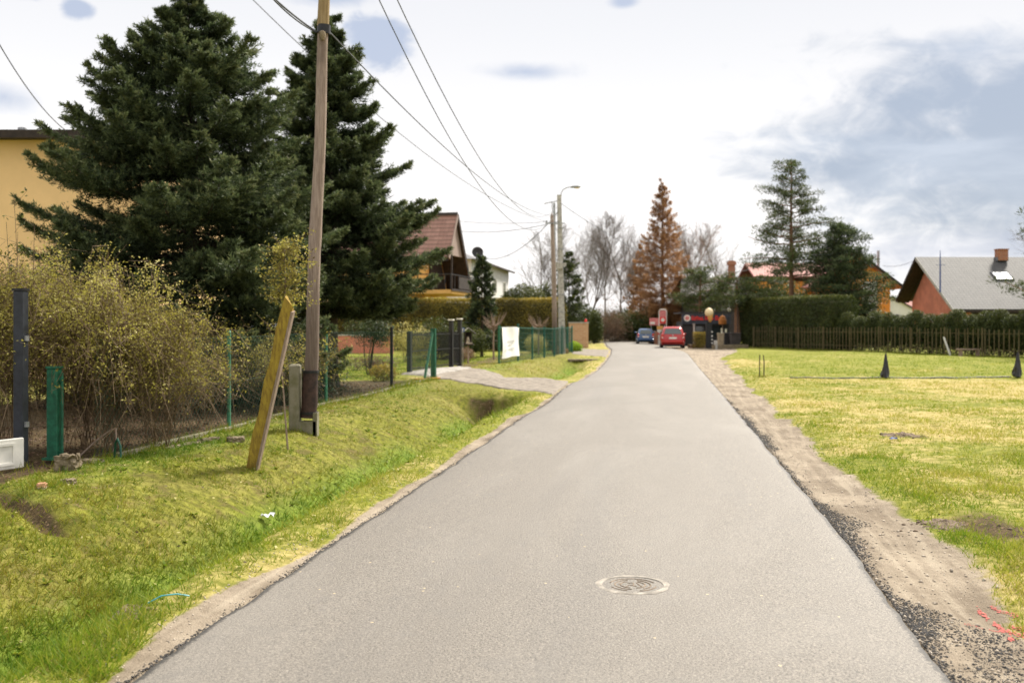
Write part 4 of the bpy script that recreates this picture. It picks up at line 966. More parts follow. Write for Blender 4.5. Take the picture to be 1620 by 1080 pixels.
bush('dark bush behind the tall tangled shrubs', 60, 19.5, [(0, 0, 1.0, 1.7, .9, 1.2), (2.0, 0, .9, 1.3, .9, 1.1), (-1.8, 0, 1.0, 1.5, .9, 1.2)], 8000, 'spruce', (.1, .035), 309, tb=.35)
bush('reddish heather cushion at the foot of the green fence', 886, 57.5, [(0, 0, .2, .5, .4, .25)], 900, 'larch', (.08, .03), 310, 'garden_plant', 'plant', tb=.2)

# ------------------------------------------------------------------ houses
def roof_slab(name, pts, mt, parent, th=.14):
    """pts: eave a, eave b, ridge b, ridge a; tiles run along the eave (UV in metres)"""
    P = [Vector(p) for p in pts]; u = (P[1] - P[0]).normalized(); n = u.cross(P[3] - P[0]).normalized()
    if n.z < 0: n = -n
    v = n.cross(u)
    if v.z < 0: v = -v
    low = [p - n * th for p in P]; b = B(); b.add(P + low, [(0, 1, 2, 3), (7, 6, 5, 4), (0, 4, 5, 1), (1, 5, 6, 2), (2, 6, 7, 3), (3, 7, 4, 0)])
    o = b.build(name, mt, parent); me = o.data; uv = me.uv_layers.new(name='UVMap')
    for lp in me.loops:
        d = me.vertices[lp.vertex_index].co - P[0]; uv.data[lp.index].uv = (d.dot(u), d.dot(v))
    return o
def window(parent, c, w, h, nx, mt=None, frame=.07, cross=True):
    """window in a wall whose outward normal is nx ('-y', 'x', '-x'); c = centre on the wall face"""
    f = B(); g = B()
    def bx(b, du, dz, ww, hh, dep, out):
        if nx == '-y': b.box((c[0] + du, c[1] - out, c[2] + dz), (ww, dep, hh))
        elif nx == 'x': b.box((c[0] + out, c[1] + du, c[2] + dz), (dep, ww, hh))
        else: b.box((c[0] - out, c[1] + du, c[2] + dz), (dep, ww, hh))
    for sx in (-1, 1): bx(f, sx * (w / 2 - frame / 2), 0, frame, h, .1, .03)
    for sz in (-1, 1): bx(f, 0, sz * (h / 2 - frame / 2), w - 2 * frame, frame, .1, .03)
    if cross: bx(f, 0, 0, frame * .8, h - 2 * frame, .08, .03)
    bx(g, 0, 0, w - 2 * frame + .01, h - 2 * frame + .01, .03, .01)
    fr = f.build('window', mt or M['white'], parent); g.build('pane', M['glass'], fr)
    return fr

# flat roofed yellow house, far left
h = thing('yellow_house', 'flat roofed yellow house with a dark eave behind the broad spruce', 'house', (-10.6, 30, 0))
B().box((-5.5, 5, 3.6), (11, 10, 7.3)).build('wall', M['yellow_wall'], h)
B().box((-5.45, 4.95, 7.33), (11.9, 11.1, .16)).build('roof', M['roof_dark'], h)
b = B(); b.box((-5.45, -.62, 7.32), (12.0, .06, .24)); b.box((.55, 4.95, 7.32), (.06, 11.08, .24)); b.build('eave', M['dark_wood'], h)
b = B(); b.lathe((-4.75, 1.2, 7.41), [(.07, 0), (.07, .34), (.13, .36), (.13, .44), (.05, .47)], 12); b.build('vent_pipe', M['steel'], h)
for wx, wz in ((-9.0, 4.9), (-9.0, 1.9), (-2.3, 1.9)): window(h, (wx, 0, wz), 1.3, 1.4, '-y')

w_ = thing('garden_wall', 'low salmon coloured wall behind the lawn, seen under the spruce branches', 'wall', (-8.9, 57, 0))
B().box((0, 0, .5), (4.2, .25, 1.1)).build('wall', M['pink_wall'], w_)
B().box((0, 0, 1.08), (4.3, .34, .07)).build('coping', M['concrete'], w_)

# steep roofed house with the balcony
h = thing('balcony_house', 'yellow house with a steep brown tiled roof and a balcony under its gable', 'house', (-4.75, 65.2, 0), R(-12))
D8, YE, YR_, RZ, EZ, BZ = 7.6, 1.8, 4.0, 9.35, 6.25, 4.15
B().prism([(-1.6, 2.0, -.1), (-1.6, D8 - .3, -.1), (-1.6, D8 - .3, BZ + .3), (-1.6, YR_, RZ - .4), (-1.6, 2.0, EZ + .1)], (-8.6, 0, 0)).build('wall', M['yellow2'], h)
B().prism([(-1.52, 2.9, 4.0), (-1.52, D8 - .6, 4.0), (-1.52, D8 - .9, 4.6), (-1.52, YR_ + .15, 8.6), (-1.52, YR_ - .2, 8.6), (-1.52, 2.9, 7.0)], (-.06, 0, 0)).build('recessed_gable_wall', M['dark_wood'], h)  # dark colour paints the shade at the back of the balcony recess
zt = 6.45; k = (RZ - BZ) / (D8 + .3 - YR_)
B().prism([(-.02, YE + .25, zt), (-.02, YR_ + (RZ - zt) / k - .25, zt), (-.02, YR_ + .02, RZ - .28), (-.02, YR_ - .02, RZ - .28)], (-.12, 0, 0)).build('gable_boarding', M['board'], h)
roof_slab('roof', [(-10.5, YE, EZ), (.12, YE, EZ), (.12, YR_, RZ), (-10.5, YR_, RZ)], M['roof_red'], h, .2)
roof_slab('roof', [(.12, D8 + .3, BZ), (-10.5, D8 + .3, BZ), (-10.5, YR_, RZ), (.12, YR_, RZ)], M['roof_red'], h, .2)
so_ = B(); so_.add([(.1, YE + .05, EZ - .27), (-1.62, YE + .05, EZ - .27), (-1.62, YR_, RZ - .36), (.1, YR_, RZ - .36), (.1, D8 + .25, BZ - .27), (-1.62, D8 + .25, BZ - .27)], [(0, 1, 2, 3), (3, 2, 5, 4)]); so_.build('soffit', M['dark_wood'], h)  # soffit added dark so the recess shade sits in its colour
b = B(); b.bar((.17, YE - .02, EZ - .12), (.17, YR_, RZ - .1), .06, .2); b.build('verge_board', M['board'], h)
b = B(); b.bar((.17, D8 + .32, BZ - .12), (.17, YR_, RZ - .1), .06, .34); b.build('verge_board', M['dark_wood'], h)
B().tube([(-10.5, YR_, RZ + .02), (.15, YR_, RZ + .02)], .12, 8).build('ridge_tiles', M['roof_dark'], h, smooth=True)
B().box((-2.6, D8 / 2 + .3, 3.86), (6.6, D8 - .2, .26)).build('balcony_slab', M['yellow2'], h)
B().box((.73, D8 / 2 + .3, 3.98), (.08, D8 - .1, .14)).build('slab_edge', M['dark_wood'], h)
rl = B()
for q in np.linspace(.6, D8, 8): rl.box((.6, q, 4.5), (.05, .05, 1.0))
for q in np.linspace(-5.4, .2, 7): rl.box((q, .6, 4.5), (.05, .05, 1.0))
rl.box((.6, D8 / 2 + .3, 5.02), (.07, D8 - .5, .07)); rl.box((-2.4, .6, 5.02), (6.0, .07, .07))
ra = rl.build('balcony_railing', M['black_metal'], h)
B().box((.62, 5.1, 4.52), (.02, 4.9, .8)).build('railing_screen', M['dark_wood'], ra)
b = B(); b.box((.1, 2.6, 5.2), (.12, .12, 2.5)); b.build('gable_post', M['dark_wood'], h)
window(h, (-1.6, 5.4, 2.2), 1.2, 1.3, 'x')
b = B(); b.box((-1.57, 3.3, 1.2), (.06, .95, 2.1)); b.build('door', M['white'], h)
dish = B(); dish.tube([(.15, D8 - .3, 4.6), (.6, D8 + .1, 6.4), (.6, D8 + .1, 6.9)], .03, 6); pl = dish.build('dish_mast', M['steel'], h)
dd = B(); dd.lathe((0, 0, 0), [(.02, -.09), (.2, -.07), (.34, -.02), (.42, .04), (.40, .045), (.2, -.05), (.02, -.07)], 20); ds = dd.build('satellite_dish', M['black_plastic'], pl, smooth=True)
ds.location = (.65, D8 + .1, 6.95); ds.rotation_euler = (R(72), 0, R(20))

# white house behind
h = thing('white_house', 'plain white two storey house with a low grey roof behind the dome shaped evergreen', 'house', (-15.5 + .1505 * 81, 81, 0), R(-8.56))
B().box((-5, 10, 3.5), (10, 20, 7.1)).build('wall', M['white_wall'], h)
e = 7.0
roof_slab('roof', [(.5, -.5, e), (.5, 20.5, e), (-5, 15, 9.2), (-5, 5, 9.2)], M['roof_slate'], h, .15)
roof_slab('roof', [(-10.5, 20.5, e), (-10.5, -.5, e), (-5, 5, 9.2), (-5, 15, 9.2)], M['roof_slate'], h, .15)
B().add([(-10.5, -.5, e), (.5, -.5, e), (-5, 5, 9.2), (-10.5, 20.5, e), (.5, 20.5, e), (-5, 15, 9.2)], [(0, 1, 2), (4, 3, 5)]).build('hip', M['roof_slate'], h)
B().box((.52, 10, e - .06), (.1, 21, .14)).build('gutter', M['dark_wood'], h)
for yy_ in (11.5, 17): window(h, (0, yy_, 5.2), 1.4, 1.3, 'x')
for yy_ in (9.0, 13, 17): window(h, (0, yy_, 2.6), 1.5, 1.5, 'x')
B().tube([(.1, 8, 0), (.1, 8, 6.9)], .06, 6).build('downpipe', M['steel'], h)

# grey roofed house on the right
h = thing('grey_roofed_house', 'long house with a grey tiled roof and a salmon gable behind the thuja row', 'house', (37.7, 85, 0), R(2.0))
yr, zr, ze, zb, yb = 7.3, 7.95, 3.0, 4.05, 11.6
wp = [(1.2, .9, -.2), (1.2, yb - .8, -.2), (1.2, yb - .8, zb - .2), (1.2, yr, zr - .5), (1.2, .9, ze + .25)]
B().prism(wp, (26, 0, 0)).build('wall', M['pink_wall'], h)
roof_slab('roof', [(0, 0, ze), (30, 0, ze), (30, yr, zr), (0, yr, zr)], M['roof_grey'], h, .16)
roof_slab('roof', [(30, yb, zb), (0, yb, zb), (0, yr, zr), (30, yr, zr)], M['roof_grey'], h, .16)
b = B(); b.bar((-.04, -.02, ze - .13), (-.04, yr, zr - .12), .05, .28); b.build('verge_board', M['concrete'], h)
b = B(); b.bar((-.04, yb + .02, zb - .13), (-.04, yr, zr - .12), .05, .28); b.build('verge_board', M['dark_wood'], h)
so_ = B(); so_.add([(.02, .1, ze - .2), (1.2, .1, ze - .2), (1.2, yr, zr - .28), (.02, yr, zr - .28), (.02, yb - .1, zb - .25), (1.2, yb - .1, zb - .25)], [(0, 1, 2, 3), (3, 2, 5, 4)]); so_.build('soffit', M['dark_wood'], h)
B().box((15, .05, ze - .18), (29.8, .14, .2)).build('gutter', M['dark_wood'], h)
B().box((15, .87, 1.5), (26, .05, 2.7)).build('dark_cladding', M['dark_wood'], h)
sl = (zr - ze) / yr
def onroof(x, yv, up=0): return (x, yv, ze + sl * yv + up)
b = B(); b.box((7.75, 6.7, 8.1), (.92, .7, 1.0)); ch = b.build('chimney', M['brick_red'], h)
B().box((7.75, 6.78, 7.72), (1.0, .74, .36)).build('chimney_flashing', M['roof_slate'], ch)
B().box((7.75, 6.7, 8.62), (1.04, .84, .08)).build('chimney_cap', M['brick_red'], ch)
B().add([onroof(5.9, 3.95, .09), onroof(7.35, 3.95, .09), onroof(7.35, 4.95, .09), onroof(5.9, 4.95, .09)], [(0, 1, 2, 3)]).build('skylight', M['skylight'], h)
b = B()
for a_, c_ in (((5.85, 3.9), (7.4, 3.9)), ((7.4, 3.9), (7.4, 5.0)), ((7.4, 5.0), (5.85, 5.0)), ((5.85, 5.0), (5.85, 3.9))): b.bar(onroof(*a_, .07), onroof(*c_, .07), .09, .12)
b.build('skylight_frame', M['roof_slate'], h)
b = B(); b.tube([(-.12, 2.2, 4.5), (-.12, 2.2, 7.2), (-.12, 2.2, 8.2)], [.07, .06, .02], 8); b.bar((-.5, 2.2, 6.9), (.35, 2.2, 6.9), .03); b.build('aerial_mast', M['sign_blue'], h)

# orange house behind the pine
h = thing('orange_house', 'orange house with red tiled roofs partly hidden by the tall pine', 'house', (33.4, 100, 0))
B().box((-4.2, 3, 2.9), (9.8, 6.5, 6.2)).build('wall', M['orange_wall'], h)
roof_slab('roof', [(-9.3, -.8, 6.5), (2, -.8, 6.5), (2, 3, 8.05), (-9.3, 3, 8.05)], M['roof_redfar'], h, .2)
roof_slab('roof', [(2, 6.8, 6.5), (-9.3, 6.8, 6.5), (-9.3, 3, 8.05), (2, 3, 8.05)], M['roof_redfar'], h, .2)
B().prism([(-3.4, -2.2, -.1), (3.75, -2.2, -.1), (3.75, -2.2, 6.1), (.15, -2.2, 8.6), (-3.4, -2.2, 6.1)], (0, 8, 0)).build('cross_wing', M['orange_wall'], h)
roof_slab('wing_roof', [(4.9, -3.2, 5.35), (4.9, 6.4, 5.35), (.15, 6.4, 8.85), (.15, -3.2, 8.85)], M['roof_redfar'], h, .22)
roof_slab('wing_roof', [(-4.6, 6.4, 5.35), (-4.6, -3.2, 5.35), (.15, -3.2, 8.85), (.15, 6.4, 8.85)], M['roof_redfar'], h, .22)
B().box((1.75, -2.23, 4.3), (1.4, .06, 3.2)).build('pale_panel', M['white_wall'], h)
B().box((-.9, -2.23, 1.2), (3.2, .06, 2.4)).build('pale_panel', M['white_wall'], h)
window(h, (-.6, -2.2, 4.2), 1.3, 1.5, '-y')
b = B(); b.tube([(3.4, 0, 6.2), (3.4, 0, 9.1)], .13, 10); b.build('flue', M['steel'], h, smooth=True)
b = B(); b.bar((4.7, -3.24, 5.3), (.15, -3.24, 8.75), .05, .25); b.build('verge_board', M['dark_wood'], h)

h = thing('distant_house', 'small pale house with a dark gable roof far behind, left of the salmon gable', 'house', (50.2, 132, 0))
B().prism([(-2.6, 0, -.1), (2.9, 0, -.1), (2.9, 0, 3.9), (.1, 0, 5.3), (-2.6, 0, 3.9)], (0, 6, 0)).build('wall', M['white_wall'], h)
roof_slab('roof', [(3.2, -.3, 3.8), (3.2, 6.3, 3.8), (.1, 6.3, 5.45), (.1, -.3, 5.45)], M['roof_dark'], h); roof_slab('roof', [(-2.9, 6.3, 3.8), (-2.9, -.3, 3.8), (.1, -.3, 5.45), (.1, 6.3, 5.45)], M['roof_dark'], h)
window(h, (.2, 0, 2.75), 1.9, .5, '-y', M['dark_wood'])
h = thing('distant_house', 'low distant house with a pale red roof beside the salmon gable', 'house', (55.5, 140, 0))
B().box((0, 2, 1.6), (6.4, 5, 3.4)).build('wall', M['white_wall'], h)
roof_slab('roof', [(-3.6, -.6, 3.2), (3.6, -.6, 3.2), (3.6, 2, 5.2), (-1.2, 2, 5.2)], M['roof_redfar'], h)

# house with the brick chimney behind the pines, and the kiosk in front of it
h = thing('brown_roofed_house', 'low brown roofed house with a tall brick chimney behind the low pines', 'house', (22.2, 100, 0))
B().box((0, 3.5, 2.4), (9.5, 7, 5.0)).build('wall', M['roof_dark'], h)
roof_slab('roof', [(-5.4, -.6, 4.6), (5.4, -.6, 4.6), (4.6, 3.5, 6.6), (-4.6, 3.5, 6.6)], M['roof_dark'], h); roof_slab('roof', [(5.4, 7.6, 4.6), (-5.4, 7.6, 4.6), (-4.6, 3.5, 6.6), (4.6, 3.5, 6.6)], M['roof_dark'], h)
b = B(); b.box((.6, 3.4, 7.2), (.62, .62, 2.2)); c_ = b.build('chimney', M['brick_red'], h)
B().box((.6, 3.4, 8.02), (.82, .82, .35)).build('chimney_collar', M['brick_red'], c_)
window(h, (-2.5, 0, 2.6), 1.3, 1.3, '-y'); window(h, (2.0, 0, 2.6), 1.3, 1.3, '-y')

k0 = thing('kiosk', 'dark food kiosk with red lettering and a round emblem on its fascia', 'kiosk', (15.55, 80, 0))
B().box((0, 1.5, .95), (3.7, 3, 1.95)).build('wall', M['kiosk'], k0)
B().box((0, -.25, 2.12), (3.9, .3, .78)).build('fascia', M['kiosk_blue'], k0)
B().box((0, 1.4, 2.62), (4.1, 3.5, .12)).build('roof', M['kiosk'], k0)
b = B(); b.lathe((0, 0, 0), [(.26, 0), (.26, .04)], 24); e1 = b.build('emblem', M['white'], k0); e1.rotation_euler = (R(90), 0, 0); e1.location = (-1.55, -.41, 2.2)
b = B(); b.lathe((0, 0, .04), [(.17, 0), (.17, .015)], 20); b.build('emblem_centre', M['sign_pink'], e1)
# red lettering: too small and soft in the photograph to read, so strokes of the same mass
g = random.Random(4); lt = B(); xx = -1.15
for wlen in (7, 5, 4):
    for i in range(wlen):
        hh = .36 if i == 0 else g.choice([.26, .26, .33]); lt.box((xx, -.41, 2.04 + hh / 2), (.06, .03, hh)); xx += .07
        if g.random() < .7: lt.box((xx, -.412, 2.04 + g.choice([.03, hh - .03, hh / 2])), (.09, .03, .06))
        xx += .065
    xx += .13
lt.build('lettering', M['sign_red'], k0)
b = B(); b.box((.3, -.03, 1.15), (2.2, .06, .8)); b.build('serving_hatch', M['glass'], k0)
b = B(); b.box((1.3, -.07, 1.1), (.16, .05, .62)); b.box((1.62, -.07, 1.05), (.14, .05, .6)); b.build('menu_board', M['white'], k0)
for (px, Y, z, r) in ((1153.5, 78.6, 2.85, .16), (1167, 73.2, 3.35, .17)):
    x, y = XY(px, Y); q = place('globe_lamp', 'white globe lamp on a thin pole beside the kiosk roof' if px < 1160 else 'pinkish white globe lamp in the pine branches above the block hedge end', 'lamp', x, y)
    b = B(); b.lathe((0, 0, z - EYE * 0), [(.03, -r * .98), (r * .6, -r * .8), (r, 0), (r * .75, r * .65), (.03, r)], 16); b.build('globe', M['white'], q, smooth=True)
    b = B(); b.tube([(0, 0, 0), (0, 0, z - r)], .025, 6); b.build('pole', M['black_metal'], q)

x, y = XY(1121.5, 71.5); q = place('ice_cream_sign', 'giant ice cream cone sign on a black post with white studs', 'sign', x, y)
b = B(); b.box((0, .05, .95), (.42, .16, 1.9)); b.build('post', M['black_metal'], q)
b = B()
for z in (.35, .6, .85, 1.15): b.lathe((.22, -.04, z), [(.045, 0), (.05, .06), (.03, .1)], 8)
b.build('studs', M['white'], q)
b = B(); b.lathe((.08, -.05, 1.9), [(.02, 0), (.1, .06), (.17, .3), (.22, .55), (.2, .6)], 18); b.build('waffle_cone', M['cone'], q, smooth=True)
b = B(); b.lathe((.0, -.05, 2.36), [(.2, 0), (.3, .12), (.31, .28), (.24, .44), (.12, .54), (.02, .57)], 18); b.build('ice_cream', M['cream'], q, smooth=True)

x, y = XY(1143, 76); q = place('parasol', 'small brown canvas parasol in front of the kiosk', 'parasol', x, y)
b = B(); b.lathe((0, 0, 1.75), [(.02, .7), (.18, .6), (.31, .28), (.29, .0), (.27, .0), (.15, .5)], 14); b.build('canopy', M['umber'], q)
b = B(); b.tube([(0, 0, 0), (0, 0, 2.5)], .025, 8); b.build('pole', M['bare_wood'], q)
def bin_(lab, px, Y, w, h, mt):
    x, y = XY(px, Y); q = place('rubbish_bin', lab, 'bin', x, y)
    b = B(); b.add([(-w * .42, -w * .4, .06), (w * .42, -w * .4, .06), (w * .42, w * .4, .06), (-w * .42, w * .4, .06), (-w / 2, -w / 2, h), (w / 2, -w / 2, h), (w / 2, w / 2, h), (-w / 2, w / 2, h)], [(3, 2, 1, 0), (4, 5, 6, 7), (0, 1, 5, 4), (1, 2, 6, 5), (2, 3, 7, 6), (3, 0, 4, 7)]); b.build('body', mt, q)
    b = B(); b.box((0, -.02, h + .045), (w + .06, w + .06, .08), bev=.03); b.build('lid', mt, q)
    b = B()
    for s in (-1, 1): b.tube([(s * w * .36, w * .42, .09), (s * w * .46, w * .42, .09)], .09, 10)
    b.build('wheel', M['rubber'], q)
bin_('brown wheeled bin at the foot of the thick trunked pine', 1163, 72.5, .7, 1.0, M['roof_dark'])
bin_('beige bin in front of the kiosk', 1140, 73.5, .42, .98, M['tan'])
bin_('black bin between the beige bin and the brown bin', 1150, 75, .5, 1.05, M['black_plastic'])

x0, y0 = XY(1083.5, 75); q = place('gate', 'closed black gate leaf right of the red car', 'gate', x0 + .3, y0)
b = B(); b.box((.0, 0, .85), (.62, .05, 1.5)); b.build('leaf', M['black_metal'], q)
b = B(); b.box((.38, 0, .85), (.12, .12, 1.75)); b.box((.38, 0, 1.76), (.16, .16, .06)); b.build('post', M['concrete'], q)
a_ = np.array(XY(1127, 69.8)); c_ = np.array(XY(1183, 71.0)); mid_ = (a_ + c_) / 2
q = place('low_wall', 'low pale stone kerb wall below the kiosk fence', 'wall', mid_[0], mid_[1], rz=math.atan2(c_[1] - a_[1], c_[0] - a_[0]))
B().box((0, 0, .14), (float(np.linalg.norm(c_ - a_)), .22, .36), bev=.02).build('kerb', M['stone'], q)
b = B(); b.box((-1.25, -.02, .3), (.2, .24, .66), bev=.03); b.build('end_post', M['concrete'], q)
a_ = np.array(XY(1086, 73.2)); c_ = np.array(XY(1122, 71.6)); mid_ = (a_ + c_) / 2
q = place('low_wall', 'weathered low stone wall with gaps beside the red car', 'wall', mid_[0], mid_[1], rz=math.atan2(c_[1] - a_[1], c_[0] - a_[0]))
b = B()
for i in range(6): b.box((-.75 + i * .3, 0, .12), (.26, .2, .3), bev=.03)
b.build('kerb', M['stone'], q)

# signs beyond the cars
x, y = XY(1048.5, 84); q = place('roadside_sign', 'red sign with a round emblem in a tall white frame beyond the red car', 'sign', x, y)
b = B()
for s in (-1, 1): b.tube([(s * .31, 0, 0), (s * .31, 0, 2.85)], .035, 8)
b.tube([(-.31, 0, 2.85), (-.2, 0, 3.0), (.2, 0, 3.0), (.31, 0, 2.85)], .035, 8); b.build('frame', M['white'], q)
pb = B(); pb.box((0, 0, 2.35), (.52, .05, 1.1)); pp = pb.build('panel', M['sign_pink'], q)
b = B(); b.box((0, -.032, 2.1), (.5, .012, .5)); b.build('dark_band', M['sign_red'], pp)
b = B(); b.lathe((0, 0, 0), [(.16, 0), (.16, .02)], 18); e_ = b.build('emblem', M['white'], pp); e_.rotation_euler = (R(90), 0, 0); e_.location = (0, -.04, 2.12)
x, y = XY(1036, 86.5); q = place('roadside_sign', 'wide faded red sign low down between the two cars', 'sign', x, y)
b = B(); b.box((0, 0, 1.98), (.92, .05, .62)); pp = b.build('panel', M['sign_pink'], q); B().box((-.2, -.03, 1.86), (.4, .02, .2)).build('label_field', M['white'], pp)
b = B()
for s in (-1, 1): b.tube([(s * .3, .05, 0), (s * .3, .05, 2.2)], .03, 6)
b.build('posts', M['steel'], q)
x, y = XY(1044, 82.5); q = place('notice_box', 'small yellow and white notice box behind the red car', 'sign', x, y)
B().box((0, 0, 1.45), (.5, .12, .3)).build('upper_panel', M['cone'], q); B().box((0, 0, 1.2), (.42, .1, .16)).build('lower_panel', M['white'], q); B().tube([(0, .03, 0), (0, .03, 1.3)], .03, 6).build('post', M['steel'], q)
x, y = XY(1040, 89); q = place('brick_wall', 'low red brick wall between the two parked cars', 'wall', x, y)
B().box((0, 0, .55), (1.6, .3, 1.2)).build('wall', M['brick_red'], q); B().box((0, 0, 1.18), (1.7, .4, .07)).build('coping', M['roof_dark'], q)
# tan brick pillar
x0, y0 = XY(915.5, 72); q = place('brick_pillar', 'tan brick wall section with a pale coping at the second driveway', 'wall', x0, y0)
B().box((0, .18, .88), (1.4, .36, 1.84)).build('wall', M['brick_tan'], q); B().box((0, .18, 1.83), (1.5, .46, .07)).build('coping', M['concrete'], q)
q = thing('grave_lantern', 'small red lamp standing on the brick wall coping', 'lamp', (x0 + .52, y0 + .18, gz(x0, y0) + 1.865))
b = B(); b.lathe((0, 0, 0), [(.08, 0), (.1, .05), (.09, .14)], 12); b.build('glass_body', M['sign_red'], q, smooth=True); b = B(); b.lathe((0, 0, .141), [(.09, 0), (.05, .05), (.02, .08)], 12); b.build('lid', M['sign_red'], q)

# ------------------------------------------------------------------ cars
def car(name, lab, px, Y, paint, Wd, H, Ln, rz, plate=True, seed=0, rails=False):
    x, y = XY(px, Y); root = thing(name, lab, 'car', (x, y, max(gz(x, y), -.02) + .0), rz)
    sw, sh = Wd / 1.72, H / 1.5; hl = Ln / 2
    lev = [(.20, .74, -hl + .12, hl - .15), (.30, .83, -hl + .02, hl - .03), (.50, .86, -hl - .03, hl), (.66, .865, -hl - .01, hl - .02), (.80, .85, -hl + .05, hl - .12), (.93, .82, -hl + .08, hl - 1.05),
           (1.0, .80, -hl + .11, hl - 1.2), (1.2, .73, -hl + .22, hl - 1.55), (1.38, .665, -hl + .34, hl - 1.85), (1.46, .60, -hl + .45, hl - 2.05), (1.50, .48, -hl + .7, hl - 2.35)]
    def ring(z, hw, yb, yf, n=5):
        r = min(.22, hw * .4); pts = []
        for cx, cy, a0 in ((hw - r, yf - r, 0), (-hw + r, yf - r, 90), (-hw + r, yb + r, 180), (hw - r, yb + r, 270)):
            for i in range(n): a = R(a0 + 90 * i / (n - 1)); pts.append(((cx + r * math.cos(a)) * sw, cy + r * math.sin(a), z * sh))
        return pts
    vs = []; fs = []; n = 20
    for l in lev: vs += ring(*l)
    for i in range(len(lev) - 1):
        for j in range(n): fs.append((i * n + j, i * n + (j + 1) % n, i * n + n + (j + 1) % n, i * n + n + j))
    fs.append(tuple(range(n - 1, -1, -1))); fs.append(tuple(range((len(lev) - 1) * n, len(lev) * n)))
    b = B(); b.add(vs, fs); b.build('body', paint, root, smooth=True)
    zs = [l[0] for l in lev]; hwf = lambda z: float(np.interp(z, zs, [l[1] for l in lev])) * sw; rf = lambda z: float(np.interp(z, zs, [l[2] for l in lev])); ff = lambda z: float(np.interp(z, zs, [l[3] for l in lev]))
    def panel(nm, mt, fn, z0, z1, side):
        zz = np.linspace(z0, z1, 5); v = []; f = []
        for z in zz:
            a, c = fn(z)
            for t in (0, .5, 1): v.append((a[0] + (c[0] - a[0]) * t, a[1] + (c[1] - a[1]) * t, z * sh))
        for i in range(4):
            for j in range(2): f.append((i * 3 + j, i * 3 + j + 1, i * 3 + j + 4, i * 3 + j + 3))
        b = B(); b.add(v, f); return b.build(nm, mt, root, smooth=True)
    panel('rear_window', M['carglass'], lambda z: ((-(hwf(z) - .17), rf(z) - .02), (hwf(z) - .17, rf(z) - .02)), .99, 1.37, 0)
    panel('windscreen', M['carglass'], lambda z: ((-(hwf(z) - .15), ff(z) + .02), (hwf(z) - .15, ff(z) + .02)), .97, 1.38, 0)
    for s in (-1, 1):
        panel('side_window', M['carglass'], lambda z: ((s * (hwf(z) + .012), rf(z) + .35), (s * (hwf(z) + .012), ff(z) - .3)), .98, 1.36, 0)
        for yy in (-hl + .72, hl - .78):
            b = B(); c = (s * (.86 * sw - .1), yy, .30)
            b.tube([(c[0] - .1, yy, .3), (c[0] + .1, yy, .3)], .30, 20); wh = b.build('wheel', M['rubber'], root, smooth=True)
            b = B(); b.tube([(c[0] + s * .08, yy, .3), (c[0] + s * .112, yy, .3)], .19, 16); b.build('rim', M['rim'], wh)
        b = B(); b.box((s * .74 * sw, rf(.8) - .0, .84 * sh), (.14, .1, .36), bev=.03); tl = b.build('tail_light', M['taillight'], root, smooth=True)
        b = B(); b.box((s * .74 * sw, rf(.8) - .055, .76 * sh), (.1, .02, .09)); b.build('reversing_lamp', M['clear_light'], tl)
        b = B(); b.box((s * .96 * sw, hl - 1.35, 1.02), (.18, .1, .14), bev=.04); b.build('mirror', paint, root, smooth=True)
        if rails: b = B(); b.tube([(s * .56 * sw, -hl + .7, 1.5 * sh), (s * .56 * sw, -hl + .75, 1.56 * sh), (s * .56 * sw, hl - 2.4, 1.56 * sh), (s * .56 * sw, hl - 2.35, 1.49 * sh)], .022, 6); b.build('roof_rail', M['rim'], root)
    b = B(); b.box((0, -hl + .03, .45 * sh), (1.6 * sw, .18, .2), bev=.07); b.build('rear_bumper', paint, root, smooth=True)
    b = B(); b.box((0, -hl + .1, .24), (1.4 * sw, .22, .14), bev=.04); b.build('bumper_apron', M['black_plastic'], root)
    b = B(); b.box((0, rf(.74) - .035, .72 * sh), (.54, .03, .125)); b.build('number_plate', M['white'], root)
    b = B(); b.lathe((0, 0, 0), [(.05, 0), (.05, .02)], 12); e_ = b.build('badge', M['rim'], root); e_.rotation_euler = (R(90), 0, 0); e_.location = (0, rf(.88) - .02, .9 * sh)
    return root
car('parked_car', 'red hatchback parked on the right verge with its back to the camera', 1063, 73.0, M['red_paint'], 1.72, 1.56, 4.0, R(-7.2), rails=True)
car('parked_car', 'blue hatchback parked ahead of the red one at the bend', 1020, 87.5, M['blue_paint'], 1.46, 1.36, 3.6, R(-5))

# ------------------------------------------------------------------ poles, lamp, cables
x, y = XY(488, 16.0); PZ = gz(x, y)
q = thing('utility_pole', 'weathered wooden utility pole with a tarred foot strapped to a concrete stub', 'pole', (x, y, PZ))
lean = .26
b = B(); n = 22; zs = np.linspace(.62, 6.5, n); g = np.random.default_rng(3)
b.tube([(lean * z / 6.9 + .012 * math.sin(z * 1.7), 0, z) for z in zs], [.115 - .005 * z + g.normal(0, .002) for z in zs], 14); b.build('shaft', M['pole'], q, smooth=True)
b = B(); b.tube([(lean * z / 6.9 + .012 * math.sin(z * 1.7), 0, z) for z in np.linspace(6.5, 8.5, 6)], [.096 - .004 * k for k in range(6)], 14); b.build('upper_shaft', M['pole_top'], q, smooth=True)
b = B(); b.tube([(.0, 0, .22), (.02, 0, .5), (.035, 0, .98)], [.125, .128, .122], 14); sl_ = b.build('tarred_sleeve', M['tar'], q, smooth=True)
for z in (.30, .96): B().tube([(.006 + .03 * z, 0, z - .02), (.006 + .03 * z, 0, z + .02)], .137, 14).build('steel_strap', M['black_metal'], sl_)
b = B(); b.tube([(.245, 0, 6.38), (.25, 0, 6.52)], .108, 14); b.build('clamp_ring', M['black_metal'], q)
